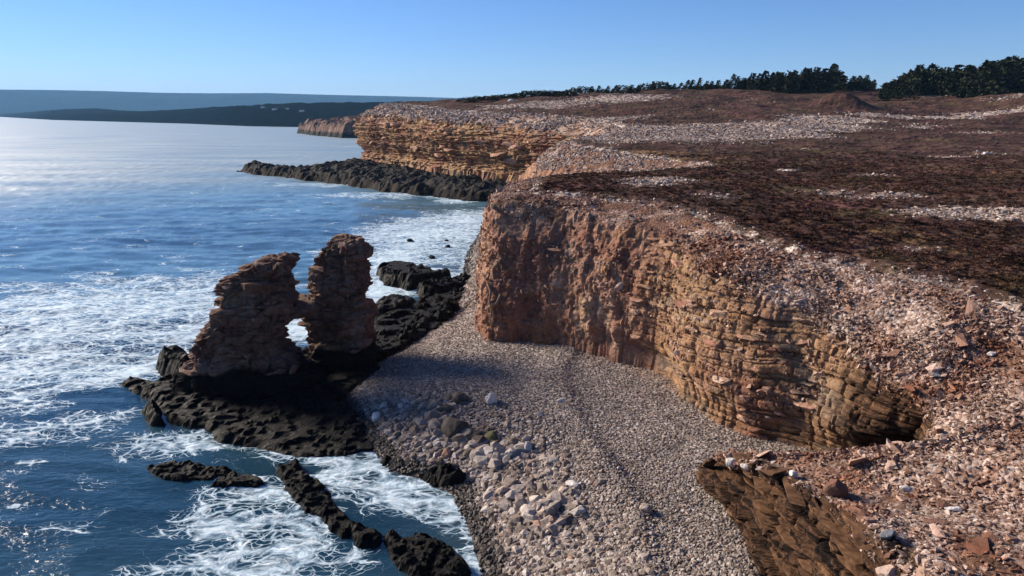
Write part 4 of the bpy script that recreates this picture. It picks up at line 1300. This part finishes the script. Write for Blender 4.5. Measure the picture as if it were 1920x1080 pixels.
# ------------------------------------------------------------------ stones on the heath and low shrubs
def heath_cover():
    n = 26000
    w = (np.clip(HR - 0.30, 0, 1) * (HD > 0.3) * (HY < 220)).ravel()
    pick = rng.choice(w.size, n, p=w / w.sum())
    x, y, z = HX.ravel()[pick], HY.ravel()[pick], HZ.ravel()[pick]
    r = np.hypot(x, y)
    x = x + rng.normal(0, .003, n) * r; y = y + rng.normal(0, .006, n) * r
    size = (0.10 + 0.22 * rng.random(n) ** 2.5) * (0.40 + 0.6 * np.clip(r / 60, .3, 2.6))
    scl = np.column_stack([rng.uniform(.8, 1.4, n), rng.uniform(.7, 1.1, n), rng.uniform(.7, 1.3, n)]) * size[:, None]
    scatter("stones", np.column_stack([x, y, z + size * .08]), rots(n, .3), scl, C_PALECHIP, "pale loose stones strewn in bands across the heath", "stones")
    # shrubs
    ms = []
    for i in range(6):
        r_ = random.Random(900 + i)
        bm = bmesh.new()
        for k in range(26):
            a = r_.uniform(0, 6.283); e = r_.uniform(0.15, 1.3)
            b = Vector((math.cos(a) * r_.uniform(0, .35), math.sin(a) * r_.uniform(0, .35), -0.05))
            tip = b + Vector((math.cos(a) * math.cos(e), math.sin(a) * math.cos(e), math.sin(e))) * r_.uniform(.35, .75)
            sd = Vector((-math.sin(a), math.cos(a), 0)) * r_.uniform(.05, .12)
            m_ = (b + tip) / 2 + Vector((0, 0, .08))
            vv = [bm.verts.new(q) for q in (b, m_ + sd, tip, m_ - sd)]
            bm.faces.new(vv)
        me = bpy.data.meshes.new("tuft"); bm.to_mesh(me); bm.free(); me.materials.append(MAT_TUFT); ms.append(me)
    n = 22000
    w = ((HD > 0.1) * (HY < 85) * np.clip(1.1 - 2.6 * HR, 0.0, 1) * np.clip(1.6 - HY / 90, .25, 1.2)).ravel()
    pick = rng.choice(w.size, n, p=w / w.sum())
    x, y, z = HX.ravel()[pick], HY.ravel()[pick], HZ.ravel()[pick]
    r = np.hypot(x, y)
    x = x + rng.normal(0, .003, n) * r; y = y + rng.normal(0, .006, n) * r
    size = rng.uniform(.10, .26, n) * (0.8 + 0.5 * np.clip(r / 60, 0, 2))
    scl = np.column_stack([size * 1.3, size * 1.3, size * rng.uniform(.5, .95, n)])
    scatter("heather", np.column_stack([x, y, z]), rots(n, .15), scl, source(ms, "tuft_source"), "low brown and maroon heather covering the clifftop", "heather")


heath_cover()
for px, py, s, lb in ((1475, 328, .9, "single pale slab lying on the dark heath"), (1848, 291, .8, "largest pale stone in the scattered group on the heath"), (958, 192, 1.5, "pale block on the skyline left of the bushes' end"),
                      (1060, 185, .9, "small white block on the skyline under the bushes"), (934, 201, .9, "small pale block low on the skyline of the far cliff")):
    gx, gy = hit_ground(px, py)
    place_stone("boulder", lump_mesh("boulder", (.6, .5, .3), MAT_PALE, int(px), 3), (gx, gy, float(Hland(gx, gy)) + .25 * s), (0, 0, px), s, lb, "boulder")

# ------------------------------------------------------------------ the wood on the ridge
def crown_mesh(name, kind, seed, dense=1.0):
    """unit-height crown of many small sprays; kind 'spruce' is tiered and wind-bent, 'bush' is a dense low dome"""
    r = random.Random(seed)
    V, F = [], []

    def spray(p, dirv, ln, wd):
        d = dirv.normalized(); up = Vector((r.uniform(-1, 1), r.uniform(-1, 1), r.uniform(-.4, 1)))
        s = d.cross(up)
        if s.length < 1e-3: return
        s = s.normalized() * wd
        i = len(V)
        V.extend([p - s * .5, p + d * ln * .5 + s, p + d * ln, p + d * ln * .4 - s])
        F.append((i, i + 1, i + 2, i + 3))
    if kind == "spruce":
        lean = r.uniform(.05, .28)
        lev = 22
        for L in range(lev):
            h = 0.06 + 0.93 * L / lev
            rad = (0.30 * (1 - h) ** 0.75 + 0.03) * r.uniform(.7, 1.25)
            nb = int((9 - 4 * h) * dense)
            for b in range(nb):
                a = r.uniform(0, 6.283)
                wind = 1 + 0.55 * math.cos(a)            # branches stream inland
                ln = rad * r.uniform(.6, 1.15) * wind
                c0 = Vector((lean * h * h, 0, h))
                dv = Vector((math.cos(a), math.sin(a), r.uniform(-.12, .35)))
                for k in range(5):
                    q = c0 + dv * ln * (k + .6) / 5
                    spray(q, dv + Vector((r.gauss(0, .6), r.gauss(0, .6), r.gauss(0, .5))), r.uniform(.05, .10), r.uniform(.02, .042))
    else:
        for k in range(int(620 * dense)):
            a = r.uniform(0, 6.283); e = math.asin(r.uniform(0, 1)); rr = r.uniform(.55, 1.0) ** .5
            lump = 1 + .22 * math.sin(a * 3 + seed) * math.cos(e * 4 + seed)
            q = Vector((math.cos(a) * math.cos(e) * .72 * rr * lump + .12 * math.sin(e), math.sin(a) * math.cos(e) * .6 * rr * lump, .08 + math.sin(e) * .88 * rr * lump))
            spray(q, Vector((math.cos(a) + .5, math.sin(a), math.sin(e) + .3 + r.gauss(0, .3))), r.uniform(.08, .17), r.uniform(.03, .07))
    me = raw_mesh(name, np.array([v[:] for v in V]), np.array(F), False)
    me.materials.append(MAT_CROWN)
    return me


def trunk_mesh(name, kind, seed):
    r = random.Random(seed)
    bm = bmesh.new()
    lean = .16 if kind == "spruce" else .08
    top = .92 if kind == "spruce" else .55
    rings = []
    for k in range(6):
        t = k / 5; rad = .022 * (1 - t) + .004
        if kind != "spruce": rad *= 1.5
        c = Vector((lean * (t * top) ** 2 + r.uniform(-.006, .006), r.uniform(-.006, .006), t * top - .06 * (k == 0)))
        rings.append([bm.verts.new(c + Vector((math.cos(a) * rad, math.sin(a) * rad, 0))) for a in [j * 6.283 / 6 for j in range(6)]])
    for A, B in zip(rings, rings[1:]):
        for j in range(6): bm.faces.new((A[j], A[(j + 1) % 6], B[(j + 1) % 6], B[j]))
    bm.faces.new(rings[-1])
    for k in range(7):                                     # limbs
        a = r.uniform(0, 6.283); h = r.uniform(.2, .8) * top; ln = r.uniform(.1, .24) * (1.2 - h)
        p = Vector((lean * h * h, 0, h)); q = p + Vector((math.cos(a) * ln, math.sin(a) * ln, ln * .35))
        v = [bm.verts.new(x) for x in (p + Vector((0, 0, .008)), p - Vector((0, 0, .008)), q, p + Vector((-math.sin(a), math.cos(a), 0)) * .008)]
        bm.faces.new((v[0], v[1], v[2])); bm.faces.new((v[1], v[3], v[2])); bm.faces.new((v[3], v[0], v[2]))
    me = bpy.data.meshes.new(name); bm.to_mesh(me); bm.free(); me.materials.append(MAT_TRUNK)
    return me


SPRUCE = [(crown_mesh("crown", "spruce", 500 + i), trunk_mesh("trunk", "spruce", 500 + i)) for i in range(6)]
BUSH = [(crown_mesh("crown", "bush", 600 + i), trunk_mesh("trunk", "bush", 600 + i)) for i in range(4)]
ORD = ["first", "second", "third", "fourth", "fifth", "sixth", "seventh", "eighth", "ninth", "tenth", "eleventh", "twelfth", "thirteenth", "fourteenth", "fifteenth", "sixteenth", "seventeenth", "eighteenth", "nineteenth", "twentieth"]
ORD += ["twenty-" + o for o in ORD[:9]] + ["thirtieth"] + ["thirty-" + o for o in ORD[:9]] + ["fortieth"] + ["forty-" + o for o in ORD[:9]] + ["fiftieth"] + ["fifty-" + o for o in ORD[:9]] + ["sixtieth"]


def plant(name, pair, x, y, h, wd, label, cat, group):
    g = float(Hland(x, y))
    e = empty(name, (x, y, g - .1))
    for nm, m in (("crown", pair[0]), ("trunk", pair[1])):
        o = new_obj(nm, m, e); o.scale = (h * wd, h * wd, h); o.rotation_euler = (0, 0, random.uniform(-.5, .5))
    return tag(e, label, cat, group)


# skyline of the wood: photo x -> (top, foot)
TOPX = [880, 930, 985, 1000, 1040, 1060, 1100, 1150, 1215, 1235, 1255, 1300, 1350, 1400, 1440, 1480, 1520, 1560, 1572, 1590, 1625, 1640]
TOPY = [188, 184, 171, 170, 170, 178, 167, 162, 157, 149, 156, 150, 145, 138, 133, 128, 125, 124, 138, 141, 136, 150]
TOPX2 = [1652, 1665, 1690, 1712, 1740, 1770, 1800, 1815, 1840, 1860, 1890, 1920, 1960]
TOPY2 = [158, 148, 138, 120, 122, 128, 118, 118, 118, 108, 104, 104, 100]


def wood():
    # far trees seen left of the gap, counted from it; then those right of it
    xs = []
    x = 1634.0
    while x > 1060:
        xs.append(x); x -= random.uniform(9, 15) if x > 1250 else random.uniform(11, 17)
    for k, px in enumerate(xs):
        top = np.interp(px, TOPX, TOPY) + random.uniform(-5, 7) * min(1, max(.35, (px - 1000) / 400))
        D = 205 + 12 * math.sin(px * .02) + random.uniform(-4, 4)
        bx = PY(px, 170, D)[0]
        zt = PY(px, top, D)[2]
        h = max(2.2, zt - float(Hland(bx, D)) + .1)
        bushy = px < 1260 and random.random() < .6
        pr = random.choice(BUSH if bushy else SPRUCE)
        plant("spruce_tree", pr, bx, D, h, (1.25 if bushy else random.uniform(.8, 1.25)) * min(1.5, 1 + 1.0 / h), "dark wind-bent spruce on the ridge, %s to the left of the gap in the trees" % ORD[k], "tree", "spruces on the ridge left of the gap")
    xs = []
    x = 1656.0
    while x < 1935:
        xs.append(x); x += random.uniform(10, 17)
    for k, px in enumerate(xs):
        top = np.interp(px, TOPX2, TOPY2) + random.uniform(-6, 9)
        D = 178 + 6 * math.sin(px * .03) + random.uniform(-4, 4)
        bx = PY(px, 170, D)[0]
        h = max(2.2, PY(px, top, D)[2] - float(Hland(bx, D)) + .1)
        plant("spruce_tree", random.choice(SPRUCE), bx, D, h, random.uniform(.85, 1.3) * min(1.5, 1 + 1 / h), "dark wind-bent spruce on the ridge, %s to the right of the gap in the trees" % ORD[k], "tree", "spruces on the ridge right of the gap")
    # low wind-pruned bushes at the seaward end
    xs = [(872, 7), (892, 8), (912, 8), (932, 10), (950, 10), (968, 13), (984, 18), (1000, 19), (1016, 18), (1032, 19), (1047, 17), (1059, 10)]
    for k, (px, hp) in enumerate(xs):
        top = np.interp(px, TOPX, TOPY)
        D = 196 + random.uniform(-3, 3)
        bx = PY(px, 180, D)[0]
        h = max(1.4, PY(px, top, D)[2] - float(Hland(bx, D)) + .15)
        plant("bush", BUSH[k % 4], bx, D, h, random.uniform(1.5, 2.0) * min(1.8, 1 + .8 / h), "low wind-pruned bush on the skyline, %s from the sea" % ORD[k], "bush", "wind-pruned bushes at the seaward end of the wood")


wood()


def deep_wood():
    """the close-packed trees behind the front rows, which read as one dark mass"""
    pts, rot, scl = [], [], []
    for k in range(420):
        right = random.random() < .4
        px = random.uniform(1672, 1990) if right else random.uniform(1075, 1615)
        D = (random.uniform(182, 205) if right else random.uniform(210, 236))
        top = (np.interp(px, TOPX2, TOPY2) if right else np.interp(px, TOPX, TOPY)) + random.uniform(8, 20)
        bx = PY(px, 170, D)[0]
        g = float(Hland(bx, D))
        h = max(1.5, PY(px, top, D)[2] - g)
        pts.append((bx, D, g - .1)); rot.append((0, 0, random.uniform(-.5, .5))); w = h * random.uniform(1.1, 1.6); scl.append((w, w, h))
    scatter("forest", np.array(pts), np.array(rot), np.array(scl), source([m[0] for m in SPRUCE + BUSH[:2]], "forest_source"), "dark mass of spruces behind the front trees of the ridge", "forest")


deep_wood()

# ------------------------------------------------------------------ tiny houses on the far headland, bare roots on the cliff corner
from mathutils.bvhtree import BVHTree
_hm = HEADLAND.data
_bvh = BVHTree.FromPolygons([v.co[:] for v in _hm.vertices], [tuple(p_.vertices) for p_ in _hm.polygons])


def on_headland(px, py):
    h = _bvh.ray_cast(Vector((0, 0, CAM_H)), Vector(ray(px, py)).normalized())
    return h[0] if h[0] is not None else Vector(PY(px, py, 1500))


def house(px, py, D, w, label):
    p = on_headland(px, py)
    e = tag(empty("house", p, random.uniform(-.4, .4)), label, "house", "white houses on the far headland")
    w = w * p[1] / 1000
    a, b, hh = w / 2, w * .36, w * .26
    V = [(-a, -b, -6), (a, -b, -6), (a, b, -6), (-a, b, -6), (-a, -b, hh), (a, -b, hh), (a, b, hh), (-a, b, hh), (-a, 0, hh * 1.7), (a, 0, hh * 1.7)]
    me = bpy.data.meshes.new("wall"); me.from_pydata(V, [], [(0, 1, 5, 4), (1, 2, 6, 9, 5), (2, 3, 7, 6), (3, 0, 4, 8, 7)]); new_obj("wall", me, e, MAT_WHITEWALL)
    o_ = .06 * w
    V = [(-a - o_, -b - o_, hh - .2), (a + o_, -b - o_, hh - .2), (a + o_, 0, hh * 1.72), (-a - o_, 0, hh * 1.72), (a + o_, b + o_, hh - .2), (-a - o_, b + o_, hh - .2)]
    me = bpy.data.meshes.new("roof"); me.from_pydata(V, [], [(0, 1, 2, 3), (3, 2, 4, 5)]); new_obj("roof", me, e, MAT_ROOF)


for px, py, D, w, lb in ((493, 202.5, 880, 5, "faint white house, leftmost on the dark headland"), (515, 206, 860, 6, "white house on the dark headland, second from the sea end"), (539, 204.5, 850, 4, "small white house on the dark headland, third from the sea end"),
                         (566, 209.5, 830, 6, "brightest white house on the dark headland, nearest the ochre cliff")):
    house(px, py, D, w, lb)


def root(points, rad, label):
    cu = bpy.data.curves.new("root", "CURVE"); cu.dimensions = "3D"; cu.bevel_depth = rad; cu.bevel_resolution = 2
    sp = cu.splines.new("POLY"); sp.points.add(len(points) - 1)
    for s_, p in zip(sp.points, points): s_.co = (*p, 1)
    for i, s_ in enumerate(sp.points): s_.radius = 1 - .6 * i / len(points)
    o_ = bpy.data.objects.new("root", cu)
    me = bpy.data.meshes.new_from_object(o_)
    bpy.data.objects.remove(o_)
    tag(new_obj("root", me, None, MAT_ROOT), label, "root")


for pts, lb in (([(917, 530), (921, 548), (919, 566), (923, 584), (919, 604), (921, 618)], "bare pale root hanging down the corner of the near cliff"), ([(936, 553), (930, 564), (922, 573), (912, 580)], "short bare root branching across the hanging root on the cliff corner")):
    q = []
    for px, py in pts:
        p, nn = sheet_point(px, py, CX, CY, CZ, CN, CT, 0.05)
        q.append(Vector(p) + Vector(nn) * .12)
    root(q, .09, lb)

# ------------------------------------------------------------------ haze over the bay
def build_haze():
    M = Mat("haze_air")
    v = M.n("VolumePrincipled")
    v.inputs["Color"].default_value = (0.30, 0.60, 0.95, 1)
    v.inputs["Density"].default_value = 0.00007
    v.inputs["Anisotropy"].default_value = 0.0
    M.t.links.new(v.outputs[0], M.out.inputs[1])
    x0, x1, y0, y1, z0, z1 = -9700, 9700, -300, 9700, -6, 300
    V = [(x, y, z) for z in (z0, z1) for y in (y0, y1) for x in (x0, x1)]
    F = [(0, 2, 3, 1), (4, 5, 7, 6), (0, 1, 5, 4), (2, 6, 7, 3), (0, 4, 6, 2), (1, 3, 7, 5)]
    me = bpy.data.meshes.new("haze"); me.from_pydata(V, [], F)
    o_ = new_obj("haze", me, None, M.m)
    tag(o_, "thin blue sea haze lying over the whole bay", "haze", None, "stuff")


build_haze()
print("TRIS", sum(sum(len(p.vertices) - 2 for p in o.data.polygons) for o in SC.objects if o.type == "MESH" and len(o.data.polygons) > 5000))
